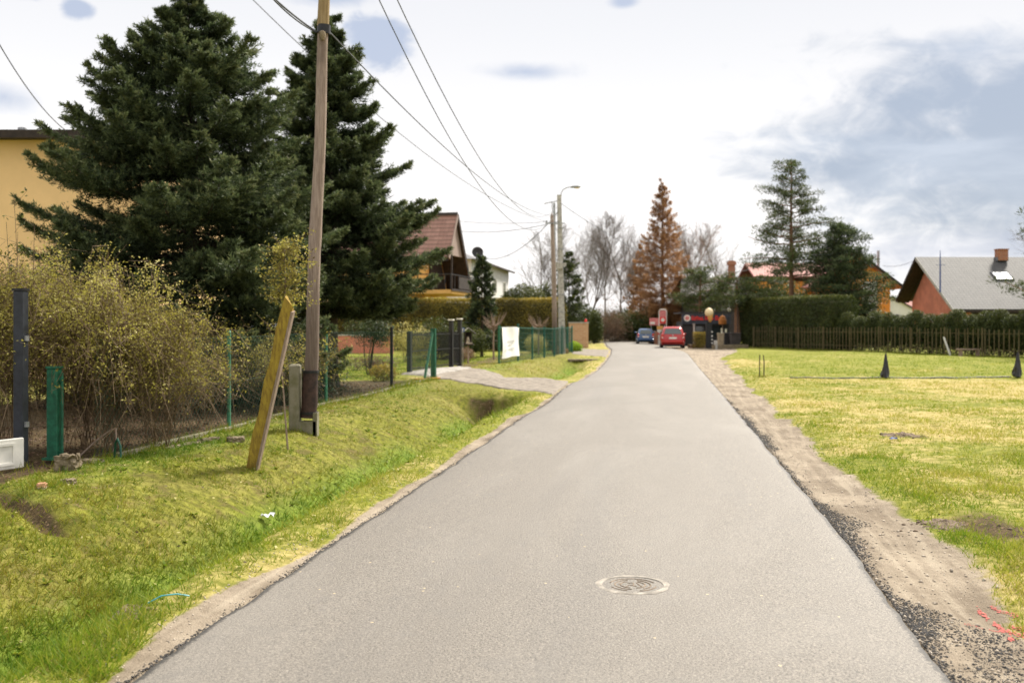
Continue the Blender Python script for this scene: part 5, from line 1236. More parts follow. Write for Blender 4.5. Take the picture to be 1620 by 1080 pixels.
b = B(); b.lathe((.245, -.12, 6.3), [(.03, -.05), (.055, 0), (.05, .08), (.02, .1)], 10); b.build('insulator', M['stone'], q, smooth=True)
b = B(); b.box((-.21, -.02, .42), (.17, .2, 1.32), bev=.025); b.box((.0, -.02, -.05), (.28, .18, .44)); b.box((.125, -.03, .06), (.07, .16, .5)); b.build('concrete_stub', M['concrete_mossy'], q)
b = B(); b.bar((-.45, 0, 8.1), (.98, 0, 8.1), .08, .1); ca = b.build('crossarm', M['pole_top'], q)
b = B()
for dx in (-.35, .3 + .25, .85): b.lathe((dx, 0, 8.15), [(.015, 0), (.015, .1), (.04, .11), (.045, .18), (.02, .22)], 10)
b.build('insulators', M['stone'], ca)
P1 = np.array([x, y, PZ])

def leaning(lab, a, c, w, t):
    A = np.array(a); C = np.array(c); root = thing('leaning_post', lab, 'post', tuple(A)); d = Vector(C - A); L = d.length; d.normalize()
    sx = d.cross(Vector((0, 1, 0))).normalized() * -1; sy = d.cross(sx); b = B(); n = 12; vs = []; fs = []
    for i in range(n):
        k = i / (n - 1); wob = .012 * math.sin(i * 1.9); ctr = d * (k * L - .15 + .15 * k) + sx * wob
        for (u, v) in ((-1, -1), (1, -1), (1, 1), (-1, 1)): vs.append(ctr + sx * (u * w / 2 * (1 + .05 * math.sin(i * 2.7 + u))) + sy * (v * t / 2))
    vs[-3] = vs[-3] - d * .10; vs[-2] = vs[-2] - d * .16
    for i in range(n - 1):
        for j in range(4): fs.append((i * 4 + j, i * 4 + (j + 1) % 4, i * 4 + 4 + (j + 1) % 4, i * 4 + 4 + j))
    fs += [(3, 2, 1, 0), tuple(range(4 * n - 4, 4 * n))]; b.add(vs, fs); b.build('moss_stained_timber', M['yellow_wood'], root)
    b = B()
    b.bar(tuple(sx * (w / 2 + .012) - sy * .02 + d * .02), tuple(sx * (w / 2 + .012) - sy * .02 + d * (L * .93)), .03, t * 1.04); b.build('split_bare_edge', M['bare_wood'], root)
x0, y0 = XY(398, 12.9); z0 = gz(x0, y0); tp = W(459, 470, 12.5)
leaning('leaning yellowed timber post split along its right edge, left of the utility pole', (x0, y0, z0), tp, .135, .11)

# street lamp on the concrete pole, and the two poles beside it
x, y = XY(889.5, 57); z = gz(x, y); lp = thing('street_lamp', 'tall tapered concrete pole with a street lamp on a curved arm', 'street lamp', (x, y, z))
b = B(); Ht = 9.1; vs = []
pr = [(.19, 0), (.135, Ht)]
b.add([(-.19, -.15, 0), (.19, -.15, 0), (.19, .15, 0), (-.19, .15, 0), (-.30, -.1, Ht), (-.06, -.1, Ht), (-.06, .1, Ht), (-.30, .1, Ht)], [(3, 2, 1, 0), (4, 5, 6, 7), (0, 1, 5, 4), (1, 2, 6, 5), (2, 3, 7, 6), (3, 0, 4, 7)]); b.build('pole', M['concrete'], lp)
b = B(); b.tube([(-.1, 0, Ht - .5), (-.06, 0, Ht + .1), (.05, 0, Ht + .3), (.28, 0, Ht + .42), (.55, 0, Ht + .46)], .028, 8); ar_ = b.build('arm', M['steel'], lp, smooth=True)
b = B(); b.lathe((0, 0, 0), [(.02, -.32), (.09, -.28), (.125, -.1), (.12, .1), (.08, .24), (.03, .3)], 14); hd = b.build('lamp_head', M['steel'], lp, smooth=True); hd.rotation_euler = (0, R(86), 0); hd.location = (.78, 0, Ht + .47); hd.scale = (.62, 1, 1)
b = B(); b.lathe((0, 0, 0), [(.06, -.02), (.1, .0), (.1, .02), (.03, .03)], 12); ln = b.build('lens', M['cream'], lp, smooth=True); ln.location = (.84, 0, Ht + .385); ln.scale = (1.7, .8, 1)
b = B(); b.box((-.2, -.2, 5.05), (.4, .16, .42), bev=.02); b.box((.12, -.2, 5.1), (.2, .1, .2)); b.build('junction_box', M['concrete'], lp)
b = B()
for zz, ww in ((2.4, .24), (3.4, .235), (6.0, .21), (7.2, .2)): b.box((-.006 * zz * 2 + .0, 0, zz), (ww * 1.72, .32, .05))
b.build('straps', M['steel'], lp)
LP = np.array([x, y, z])
x, y = XY(876.5, 56); z = gz(x, y); wp_ = thing('utility_pole', 'bare brown wooden pole just left of the concrete lamp pole', 'pole', (x, y, z))
b = B(); b.tube([(.05, 0, 0), (0, 0, 4), (-.12, 0, 7.75), (-.12, 0, 7.95)], [.15, .13, .1, .02], 12); b.build('shaft', M['pole'], wp_, smooth=True)
b = B(); b.bar((-.5, -.1, 7.35), (.6, -.1, 7.35), .06, .06); b.lathe((-.42, -.1, 7.38), [(.02, 0), (.05, .03), (.05, .12), (.02, .15)], 8); b.build('bracket', M['steel'], wp_)
x, y = XY(882, 60); z = gz(x, y); tp_ = thing('utility_pole', 'thin grey steel pole with a small crossarm behind the lamp pole', 'pole', (x, y, z))
b = B(); b.tube([(-.1, 0, 0), (-.2, 0, 9.0)], .07, 8); b.build('shaft', M['steel'], tp_, smooth=True)
b = B(); b.bar((-.8, 0, 8.95), (.15, 0, 9.15), .08, .05); b.bar((-.35, 0, 9.05), (-.3, 0, 8.4), .05); b.build('crossarm', M['steel'], tp_)

def cable(lab, a, c, sag, r=.012, group='overhead cables'):
    a = np.array(a, float); c = np.array(c, float); m = 28; t = np.linspace(0, 1, m)
    P = a + (c - a) * t[:, None]; P[:, 2] -= 4 * sag * t * (1 - t); ctr = P[0].copy()
    b = B(); b.tube([tuple(p - ctr) for p in P], r, 6)
    o = b.build('overhead_cable', M['wire'], None, smooth=True); o.location = tuple(ctr); tag(o, lab, 'cable', group)
p1 = lambda dx, z: (P1[0] + dx, P1[1], P1[2] + z)
lpz = lambda dx, z: (LP[0] + dx, LP[1] - .2, LP[2] + z)
cable('upper of the two thick cables running from the wooden pole crossarm to the lamp pole', p1(.85, 8.2), lpz(-.2, 8.55), 2.3, .011)
cable('lower of the two thick cables running from the wooden pole crossarm to the lamp pole', p1(.55, 8.2), lpz(-.25, 8.2), 2.7, .011)
cable('thin cable sagging from the clamp ring of the wooden pole to the lamp pole top', p1(.3, 6.45), lpz(-.2, 7.9), .85, .011)
cable('cable looping from the clamp ring of the wooden pole up to the left', p1(.15, 6.4), (-4.4, 11.0, 7.4), .25, .014)
cable('second cable leaving the clamp ring to the upper left, hanging lower than the first', p1(.15, 6.4), (-4.05, 11.4, 7.5), .42, .012)
cable('cable dropping from the upper left corner to the eave of the yellow house', W(-60, -40, 20), W(112, 212, 30), .45, .013)
cable('long faint cable passing behind both spruces towards the lamp pole', W(330, -70, 24), lpz(-.3, 7.4), 1.2, .012)
cable('service cable from the lamp pole down to the balcony house gable', lpz(-.25, 7.55), W(731, 366, 66), .25, .018)
cable('service cable from the lamp pole curving down to the white house roof', lpz(-.25, 8.1), W(762, 407, 84), 1.0, .022)
cable('nearly level cable from the brown wooden pole to the balcony house ridge', (wp_.location.x - .4, wp_.location.y, wp_.location.z + 7.45), W(728, 350, 68), .12, .014)
cable('cable from the lamp pole rightwards to the pale red roof, before the bare trees', lpz(-.1, 8.6), W(1215, 416, 99), 2.2, .016)
cable('cable between the orange house flue and the grey roof gable', W(1396, 420, 100), W(1448, 411, 93), .3, .018)

# ------------------------------------------------------------------ fences and gates on the left
def wire_panel(name, A, C, h, mt, parent, pitch=.09, r=.0022, kind='diamond', z0=.04):
    A = np.array(A, float); C = np.array(C, float); L = np.linalg.norm((C - A)[:2]); d = (C - A) / L; sg = []
    P = lambda s, z: A + d * s + np.array([0, 0, z0 + z])
    if kind == 'diamond':
        for s in np.arange(-h, L, pitch):
            for sgn in (1, -1):
                s0, s1 = (s, s + h) if sgn > 0 else (s + h, s); za, zb = 0, h; dz = h / (s1 - s0)
                lo, hi = max(0, min(s0, s1)), min(L, max(s0, s1))
                if hi - lo < .02: continue
                sg.append((*P(lo, (lo - s0) * dz), *P(hi, (hi - s0) * dz), r, r))
        for z in (0, h * .5, h): sg.append((*P(0, z), *P(L, z), r * 1.3, r * 1.3))
    else:
        for s in np.arange(0, L, pitch): sg.append((*P(s, 0), *P(s, h), r, r))
        for z in np.arange(0, h + .01, .2): sg.append((*P(0, z), *P(L, z), r * 1.2, r * 1.2))
    return segs_mesh(name, sg, mt, parent, 3)
fpt = lambda Y, u=-6.95: np.array([.1505 * Y + u, Y, 0.])
def zed(p): p = np.array(p, float); p[2] = gz(p[0], p[1]); return p
A_, C_ = fpt(12.2), fpt(30.3); o_ = zed(fpt(20)); fe = thing('wire_fence', 'chain link garden fence on thin posts along the top of the ditch bank', 'fence', tuple(o_))
Ys = [12.2, 15.98, 20.6, 25.6, 30.3]; pts = [zed(fpt(v)) - o_ for v in Ys]
for a, c in zip(pts[:-1], pts[1:]): wire_panel('mesh_panel', a, c, 1.42, M['green_wire'], fe, .11, .0018)
for i, p in enumerate(pts[1:4]):
    mt = [M['green_light'], M['green_light'], M['black_metal']][i]; b = B(); b.tube([p + [0, 0, -.1], p + [0, 0, 1.55]], .032 if i < 2 else .042, 10); b.lathe(p + [0, 0, 1.55], [(.038, 0), (.02, .03)], 8); pp = b.build('post', mt, fe, smooth=True)
    if i == 2: pp['label'] = 'black post'
p = pts[4]; b = B(); b.box(p + [0, 0, .72], (.16, .08, 1.66), rz=R(-30)); b.build('end_post', M['green_metal'], fe)
b = B(); b.bar(p + [-.22, -.75, -.02], p + [-.02, -.08, 1.42], .06); b.build('brace', M['green_light'], fe)
kb = B(); m_ = zed(fpt(30.3))
for v in np.arange(12.6, 30, 1.0):
    p = zed(fpt(v + .5)) - o_; kb.box(p + [.05, 0, -.02], (.1, .98, .12), rz=R(-8.56))
kb.build('base_kerb', M['concrete_mossy'], fe)
x, y = XY(676, 29.7); q = place('timber_board', 'short orange brown board lying at the foot of the green end post', 'board', x, y, rz=R(55))
B().box((0, 0, .03), (1.1, .14, .05), bev=.01).build('plank', M['orange_dirt'], q)

# metal gate: two leaves between black posts
gp = [np.array([-3.46, 33.6, 0]), np.array([-2.27, 37.2, 0]), np.array([-2.02, 38.4, 0])]
o_ = zed(gp[0]); gt = thing('metal_gate', 'black vertical bar gate between black posts at the end of the driveway', 'gate', tuple(o_))
for i, (p, hh) in enumerate(zip(gp, (1.42, 1.8, 1.86))):
    p = zed(p) - o_; b = B(); b.box(p + [0, 0, hh / 2], (.14, .14, hh), rz=R(-18)); po = b.build('post', M['black_metal'], gt)
    if i: B().box(p + [0, 0, hh + .02], (.19, .19, .05), rz=R(-18)).build('cap', M['white'], po)
for a, c in ((0, 1), (1, 2)):
    A, C = zed(gp[a]) - o_, zed(gp[c]) - o_; d = C - A; L = np.linalg.norm(d); d /= L; b = B()
    for z in (.16, .75, 1.3): b.bar(A + d * .1 + [0, 0, z], A + d * (L - .1) + [0, 0, z], .035)
    for s in np.arange(.16, L - .08, .13): b.bar(A + d * s + [0, 0, .1], A + d * s + [0, 0, 1.38], .03)
    b.build('gate_leaf', M['black_metal'], gt)

# green fence with the banner
fq = lambda px: (lambda k: np.array([(lambda Y: -.52 + .2246 * (Y - 41.2))(Yq) if False else 0, 0, 0]))(0)
def onfence(px): k = (px - 810) / F; Y = (-.52 - .2246 * 41.2) / (k - .2246); return np.array([-.52 + .2246 * (Y - 41.2), Y, 0.])
fpx = [789.5, 819.5, 842, 861, 877, 889, 898, 905]
o_ = zed(onfence(819.5)); gf = thing('green_fence', 'green wire mesh fence on green posts running from the driveway to the lamp pole', 'fence', tuple(o_))
pts = [zed(onfence(v)) - o_ for v in fpx]
for i, (a, c) in enumerate(zip(pts[:-1], pts[1:])): wire_panel('mesh_panel', a, c, 1.42, M['teal_wire'], gf, .06, .0035, 'grid')
for i, p in enumerate(pts): b = B(); b.box(p + [0, 0, .78], (.075, .075, 1.62 if i not in (1,) else 1.8), rz=R(-12)); b.build('post', M['green_metal'] if i in (0, 7) else M['teal_wire'], gf)
b = B()
for a, c in zip(pts[:-1], pts[1:]): b.bar(a + [0, 0, 1.5], c + [0, 0, 1.5], .04)
b.build('top_rail', M['teal_wire'], gf)
def banner():
    A, C = onfence(791.5), onfence(819.0); d = C - A; L = np.linalg.norm(d); d /= L; nr = np.array([d[1], -d[0], 0]); c0 = zed(A)
    root = thing('banner', 'white banner with grey print tied to the green fence', 'banner', tuple(c0)); nu, nv = 30, 18; V = []
    for i in range(nu):
        for j in range(nv):
            u, v = i / (nu - 1), j / (nv - 1); bow = .03 * math.sin(u * 9 + v * 2) + .02 * math.sin(v * 5 + u * 3); ed = .05 * math.sin(v * 7) * (1 if u > .9 else 0)
            V.append(d * (u * L + ed) + nr * (.07 + bow) + np.array([0, 0, .20 + .06 * u * math.sin(u * 3) + v * (1.31 - .04 * u)]))
    i = (np.arange(nu - 1)[:, None] * nv + np.arange(nv - 1)[None]).ravel(); o = npmesh('sheet', V, np.stack([i, i + nv, i + nv + 1, i + 1], 1), M['banner'], root, smooth=True)
    b = B(); g = random.Random(2)
    def pt(u, v): return d * (u * L) + nr * (.10 + .03 * math.sin(u * 9 + v * 2) + .02 * math.sin(v * 5 + u * 3)) + np.array([0, 0, .22 + v * 1.29])
    for (u0, u1, v0, v1, k) in ((.30, .68, .50, .56, 7), (.30, .56, .385, .44, 4), (.32, .66, .25, .315, 7), (.08, .18, .47, .51, 3), (.08, .16, .36, .40, 2), (.08, .22, .25, .29, 4), (.1, .14, .86, .9, 1), (.18, .24, .75, .79, 1)):
        for t in range(k):
            a = u0 + (u1 - u0) * t / k; e = a + (u1 - u0) / k * .72; b.add([pt(a, v0), pt(e, v0), pt(e, v1), pt(a, v1)], [(0, 1, 2, 3)])
    b.build('print', M['grey_print'], root)
banner()
x, y = XY(740.5, 41.5); q = place('bird_feeder', 'wooden bird feeder with a pale pitched roof on a post in the lawn', 'bird feeder', x, y)
b = B(); b.tube([(0, 0, 0), (0, 0, .75)], .04, 8); b.build('post', M['bare_wood'], q)
b = B(); b.box((0, 0, .78), (.46, .36, .05)); b.box((-.13, .05, 1.05), (.04, .25, .5)); b.box((.13, .05, 1.05), (.04, .25, .5)); b.box((0, .16, 1.05), (.28, .03, .5)); b.build('house', M['dark_wood'], q)
b = B(); b.prism([(-.30, -.2, 1.22), (0, -.2, 1.45), (0, -.2, 1.49), (-.33, -.2, 1.24)], (0, .42, 0)); b.build('roof', M['white'], q); b = B(); b.prism([(.30, -.2, 1.22), (0, -.2, 1.45), (0, -.2, 1.49), (.33, -.2, 1.24)], (0, .42, 0)); b.build('roof', M['dark_wood'], q)
b = B(); b.lathe((0, -.03, .81), [(.1, 0), (.07, .15), (.04, .3)], 10); b.box((.1, -.1, .83), (.16, .1, .06)); b.build('seed_ball', M['pebble'], q)
x, y = XY(732.3, 39.2); q = place('number_plate_sign', 'small blue and white number plate on a thin post beside the gate', 'sign', x, y)
b = B(); b.box((0, 0, 1.44), (.13, .02, .17)); pl = b.build('plate', M['sign_blue'], q); B().box((0, -.012, 1.44), (.035, .01, .11)).build('numeral', M['white'], pl); B().tube([(0, .02, 0), (0, .02, 1.5)], .012, 6).build('post', M['steel'], q)

# anthracite post with the white plinth panel, green gate post
x, y = XY(33, 11.6); z = gz(x, y); q = thing('gate_post', 'slim anthracite post standing at the end of the white panel', 'post', (x, y, z), R(-8))
b = B(); b.box((0, 0, 1.0), (.12, .12, 2.1), bev=.008); b.build('post', M['blue_black'], q); b = B(); b.box((0, 0, 2.065), (.135, .135, .03)); b.build('cap', M['black_metal'], q); b = B(); b.box((.075, 0, .5), (.03, .05, .06)); b.box((.075, 0, 1.5), (.03, .05, .06)); b.build('clip', M['steel'], q)
x, y = XY(36, 11.35); q = thing('plinth_panel', 'white panel with a recessed field lying low at the left edge of the photo', 'panel', (x, y, gz(x, y) + .02), R(-117))
def plinth():
    Lp = 2.6; Hp = .34; b = B(); b.box((Lp / 2, 0, Hp / 2), (Lp, .05, Hp), bev=.008)
    b.build('panel', M['white'], q); f = B()
    for s0 in (.12, 1.36):
        w = 1.1
        for (cx, cz, ww, hh) in ((s0 + w / 2, .06, w, .03), (s0 + w / 2, .28, w, .03), (s0 + .015, .17, .03, .19), (s0 + w - .015, .17, .03, .19)): f.box((cx, .031, cz), (ww, .014, hh)); f.box((cx, -.031, cz), (ww, .014, hh))
    f.build('moulding', M['white'], q)
plinth()
x, y = XY(86, 12.0); q = place('gate_post', 'square green painted gate post with a hinge bar, half swallowed by the shrub', 'post', x, y, rz=R(-6))
b = B(); b.box((0, 0, .58), (.135, .12, 1.1), bev=.008); b.build('post', M['green_metal'], q); b = B(); b.tube([(.1, 0, .08), (.1, 0, 1.08)], .016, 8); b.box((.08, 0, .12), (.06, .04, .03)); b.box((.08, 0, 1.0), (.06, .04, .03)); b.build('hinge_bar', M['green_metal'], q); B().box((.01, 0, .05), (.24, .17, .03)).build('base_plate', M['green_metal'], q)
B().box((0, 0, 1.145), (.15, .135, .025)).build('cap', M['green_metal'], q)
def rock(lab, px, Y, d, mt, seed, rz=0., up=0.0):
    x, y = XY(px, Y); g = np.random.default_rng(seed); o = thing('stone', lab, 'stone', (x, y, gz(x, y) + up), rz); import bmesh
    bm = bmesh.new(); bmesh.ops.create_cube(bm, size=1); bmesh.ops.subdivide_edges(bm, edges=bm.edges[:], cuts=5, use_grid_fill=True)
    for v in bm.verts:
        p = v.co.copy(); f = .5 / max(.36, np.linalg.norm(p)) * .25 + .78; v.co = Vector((p.x * d[0] * f, p.y * d[1] * f, p.z * d[2] * f + d[2] * .3)); v.co += Vector(g.normal(0, .04, 3)) * min(d) * 1.8
    me = bpy.data.meshes.new('stone_body'); bm.to_mesh(me); bm.free(); link('stone_body', me, mt, o)
rock('square broken concrete block at the foot of the green gate post', 107, 11.25, (.24, .22, .2), M['stone'], 1, R(12))
rock('flat kerb stone half buried right of the broken concrete block', 143, 11.9, (.28, .17, .1), M['stone'], 2, R(-20), -.03)
rock('small pale stone below the broken concrete block', 108, 10.35, (.14, .1, .07), M['stone'], 3)
rock('reddish pebble in the dark gully below the white panel', 66, 9.95, (.09, .07, .06), M['brick_tan'], 4)
rock('crumbly stone at the wire fence left of the leaning post', 373, 14.4, (.24, .16, .11), M['stone'], 5, .4, -.02)
for i, (px, Y) in enumerate([(270, 13.6), (300, 14.0), (330, 14.5)]):
    rock(['leftmost of the pale edging stones along the wire fence', 'middle one of the pale edging stones along the wire fence', 'rightmost of the pale edging stones along the wire fence'][i], px, Y, (.38, .13, .09), M['stone'], 10 + i, R(70), -.035)
# bent cane arch and pipe stub near the green post
x, y = XY(160, 12.3); o = B(); o.tube([(-.28, 0, 0), (-.1, .03, .18), (.12, 0, .34), (.19, -.02, .36), (.2, -.03, .2), (.16, -.03, .08)], [.012, .012, .011, .01, .009, .006], 6)
oo = o.build('dead_branch', M['bare_wood'], None, smooth=True); oo.location = (x, y, gz(x, y)); tag(oo, 'bent dead branch arching out of the soil right of the green gate post', 'branch')
x, y = XY(186, 12.2); o = B(); o.tube([(-.08, .1, 0), (-.05, .06, .2), (.0, 0, .26), (.05, -.04, .18), (.06, -.05, .04)], .014, 8)
oo = o.build('garden_hose', M['green_wire'], None, smooth=True); oo.location = (x, y, gz(x, y)); tag(oo, 'dark green hose loop lying under the shrub', 'hose')
# leaf litter under the shrubs
def litter():
    n = 5200; Y = rng.uniform(10.5, 27, n); u = rng.uniform(-10.5, -6.95, n); X = .1505 * Y + u; k = rng.random(n) < 1.0; Z = height(X, Y) + .012
    V, Fc = leaves(np.stack([X, Y, Z], 1), rng.normal(0, 1, (n, 3)) * [1, 1, .25], rng.uniform(.03, .075, n), .035)
    tag(npmesh('leaf_litter', V, Fc, M['brown_bush'], attrs=dict(tint=np.repeat(rng.random(n), 4))), kind='stuff')
litter()

def tufts():
    Ps = []
    pts = [(*XY(398, 12.9), .12), (*XY(470, 15.9), .2), (*XY(492, 15.95), .15), (*XY(107, 11.1), .22), (*XY(143, 11.8), .2), (*XY(15, 11.0), .3), (*XY(-20, 10.3), .3), (*XY(36, 11.4), .12), (*XY(373, 14.3), .2), (*XY(1400, 30.6), .16), (*XY(1609, 30.8), .16), (*XY(1202, 31.4), .15), (*XY(1209, 31.4), .12), (*XY(683, 30.2), .2), (*XY(620, 25.6), .12), (*XY(515, 20.6), .12), (*XY(362, 15.98), .12), (*XY(424, 8.9), .2)]
    for v in np.arange(12.4, 30, .22): pts.append((.1505 * v - 6.82 + rng.normal(0, .05), v, .1))
    for px in np.arange(1190, 1625, 7): q = on_line(px, -.18); pts.append((q[0], q[1], .22))
    for x, y, r in pts: m = 34; Ps.append(np.stack([x + rng.normal(0, r, m), y + rng.normal(0, r, m)], 1))
    P = np.concatenate(Ps); n = len(P); Z = height(P[:, 0], P[:, 1]); D = np.stack([rng.normal(0, .4, n), rng.normal(0, .4, n), np.ones(n)], 1)
    V, Fc = blades(np.column_stack([P, Z - .01]), D, rng.uniform(.06, .17, n), np.clip(.005 + .0004 * P[:, 1], .005, .02))
    tag(npmesh('grass_tufts', V, Fc, M['bank_grass'], attrs=dict(tint=np.repeat(np.clip(rng.normal(.35, .22, n), 0, 1), 3))), kind='stuff')
tufts()
def bank_leaves():
    n = 1500; Y = 5 * (24 / 5) ** rng.random(n); sd_ = rng.uniform(.3, 4.3, n); X = xl(Y) - sd_; Z = height(X, Y) + .02
    V, Fc = leaves(np.stack([X, Y, Z], 1), rng.normal(0, 1, (n, 3)) * [1, 1, .35], rng.uniform(.02, .055, n), rng.uniform(.012, .03, n), np.array([[0, 0, 1.]]) + rng.normal(0, .4, (n, 3)))
    tag(npmesh('fallen_leaves', V, Fc, M['bramble'], attrs=dict(tint=np.repeat(rng.choice([.0, .2, .9, 1.0], n), 4))), kind='stuff')
bank_leaves()
# culvert at the far driveway
x, y = XY(925, 49.2); q = thing('culvert', 'small culvert slab with a dark opening at the far end of the ditch', 'culvert', (x, y, gz(x, y)))
x2 = float(xl(48.6)) - 1.15; q.location = (x2, 48.6, .03)
B().box((0, .1, -.07), (1.5, .5, .1), bev=.02).build('slab', M['stone'], q); B().box((0, .28, -.36), (1.1, .1, .5)).build('opening', M['soil'], q)  # opening is a solid brown block painting the darkness of the hole
for s in (-1, 1): B().box((s * .64, .05, -.34), (.16, .4, .5), bev=.02).build('side_wall', M['concrete_mossy'], q)

# ------------------------------------------------------------------ right side: picket fence, stakes, field things
L_ = float(np.linalg.norm(FB - FA)); o_ = np.array([*(FA + FB) / 2, 0.]); o_ = zed(o_)
pf = thing('picket_fence', 'long brown picket fence of thin pales in front of the clipped hedge', 'fence', tuple(o_))
g = np.random.default_rng(9); nb = 9
for k in range(nb):
    a, c = L_ * k / nb - .0, L_ * (k + 1) / nb; b = B(); rl = B()
    for s in np.arange(a + .15, c - .1, .31) + g.normal(0, .035, len(np.arange(a + .15, c - .1, .31))):
        p = np.array([*(FA + fd * s), 0.]); p[2] = gz(p[0], p[1]); p -= o_; hh = 1.5 + g.normal(0, .02) - .1 * s / L_
        b.box(p + [0, 0, hh / 2 + .04], (.022, .05, hh), rz=math.atan2(fd[1], fd[0]) + R(90))
    A = np.array([*(FA + fd * a), gz(*(FA + fd * a))]) - o_; C = np.array([*(FA + fd * c), gz(*(FA + fd * c))]) - o_
    for z in (.35, 1.2): b.bar(A + [fn[0] * .04, fn[1] * .04, z], C + [fn[0] * .04, fn[1] * .04, z], .02, .03)
    b.build('pale_panel', M['pale'], pf); B().box(A + [0, 0, .74], (.06, .06, 1.56), rz=math.atan2(fd[1], fd[0])).build('post', M['pale'], pf)
x, y = XY(1500, 54.0); q = place('plank', 'pale plank leaning against the brown picket fence', 'plank', x, y); b = B(); b.bar((.08, -.1, 0), (-.13, .25, 1.0), .13, .03); b.build('board', M['white'], q)
x, y = XY(1533, 52.6); q = place('bench', 'low weathered plank bench in front of the picket fence', 'bench', x, y); b = B(); b.box((0, 0, .36), (1.25, .3, .07)); b.build('seat', M['bare_wood'], q)
for s in (-.45, .45): B().box((s, 0, .16), (.12, .24, .33)).build('leg', M['bare_wood'], q)
def sheeted(lab, px, Y, H, w, tilt, seed):
    x, y = XY(px, Y); q = place('wrapped_post', lab, 'post', x, y); g = np.random.default_rng(seed); b = B(); n = 12; vs = []; fs = []
    lv = [(.05, .05), (.06, .85), (.12, 1.05), (.26, .92), (.42, .74), (.6, .54), (.8, .36), (1.0, .2)]
    for z, r in lv:
        for j in range(n):
            a = 6.283 * j / n; rr = w * r * (1 + .22 * math.sin(3 * a + z * 5) + g.normal(0, .06)); vs.append((rr * math.cos(a) + tilt * z, rr * math.sin(a), z * H * .9 + (.05 * math.sin(a) if z < .3 else 0)))
    for i in range(len(lv) - 1):
        for j in range(n): fs.append((i * n + j, i * n + (j + 1) % n, i * n + n + (j + 1) % n, i * n + n + j))
    fs.append(tuple(range((len(lv) - 1) * n, len(lv) * n))); b.add(vs, fs); b.build('black_sheeting', M['plastic_black'], q)
    b = B(); b.tube([(0, 0, -.1), (tilt, 0, H * .9), (tilt, 0, H)], [.022, .02, .006], 8); b.build('stake', M['black_metal'], q)
sheeted('stake wrapped in torn black sheeting in the middle of the field', 1400, 30.6, .84, .125, .03, 1)
sheeted('stake wrapped in black sheeting at the right edge of the field', 1609, 30.8, .86, .135, .02, 2)
x0, y0 = XY(1250, 31.0); x1, y1 = XY(1600, 31.0); b = B(); pts = [(x0 + (x1 - x0) * t - x0, .06 * math.sin(t * 9), gz(x0 + (x1 - x0) * t, y0) - gz(x0, y0) + .015) for t in np.linspace(0, 1, 30)]
b.tube(pts, .026, 8); o = b.build('ground_pipe', M['black_plastic'], None, smooth=True); o.location = (x0, y0, gz(x0, y0)); tag(o, 'thin dark pipe lying across the field between the wrapped stakes', 'pipe')
for px, lab in ((1201.5, 'left of two thin rusty stakes in the grass near the dirt edge'), (1208.5, 'right of two thin rusty stakes in the grass, bent at its top')):
    x, y = XY(px, 31.4); b = B(); b.tube([(0, 0, -.1), (.005, 0, .5), (.01 if px < 1205 else -.02, 0, .70)], .016, 6); o = b.build('metal_stake', M['dark_wood'], None); o.location = (x, y, gz(x, y)); tag(o, lab, 'stake', 'thin stakes in the grass')
def heap(lab, x, y, r, h, mt, seed, name='soil_heap'):
    g = np.random.default_rng(seed); n = 40; q = np.linspace(-1, 1, n); XX, YY = np.meshgrid(q, q); rr = np.hypot(XX, YY) * (1 + .8 * fbm(np.arctan2(YY, XX) * 1.3, rr0 := np.hypot(XX, YY), seed + 4))
    Z = h * np.clip(1 - rr ** 1.4, -.6, 1) * (1 + .8 * fbm(XX * 3 + seed, YY * 3, seed)) + np.abs(fbm(XX * 9, YY * 9, seed + 1)) * h * .55 * np.clip(1.15 - rr, 0, 1) - .02
    Z = Z + height(x + XX * r[0], y + YY * r[1]) - gz(x, y)
    V = np.stack([XX * r[0], YY * r[1], Z], -1).reshape(-1, 3); i = (np.arange(n - 1)[:, None] * n + np.arange(n - 1)[None]).ravel()
    o = npmesh(name, V, np.stack([i, i + 1, i + n + 1, i + n], 1), mt, smooth=True); o.location = (x, y, gz(x, y)); tag(o, lab, 'soil heap')
xx, yy_ = G(188, 967); heap('small heap of turned earth on the left verge beside the road', xx, yy_, (.2, .16), .05, M['clod'], 3)
xx, yy_ = G(1495, 826); heap('dark clods of turned earth between the dirt shoulder and the field', xx, yy_, (.26, .22), .06, M['clod'], 5)
xx, yy_ = G(1430, 693); heap('low brown molehill in the dry field', xx, yy_, (.34, .22), .06, M['clod'], 6)
def clods():
    P = []
    for (cx, cy, sx, sy, n) in ((*G(1495, 826), .2, .2, 90), (*G(1430, 693), .22, .18, 50), (*G(188, 967), .12, .12, 70), (*G(1560, 850), .2, .2, 40)):
        P.append(np.stack([rng.normal(cx, sx, n), rng.normal(cy, sy, n)], 1))
    P = np.concatenate(P); k = P[:, 0] > xr(P[:, 1]) + .1; k |= P[:, 0] < xl(P[:, 1]) - .05; P = P[k]
    stones('earth_clods', P[:, 0], P[:, 1], rng.uniform(.004, .03, len(P)) ** 1.0 * rng.choice([.4, .6, 1], len(P)), M['clod'], 9)
clods()
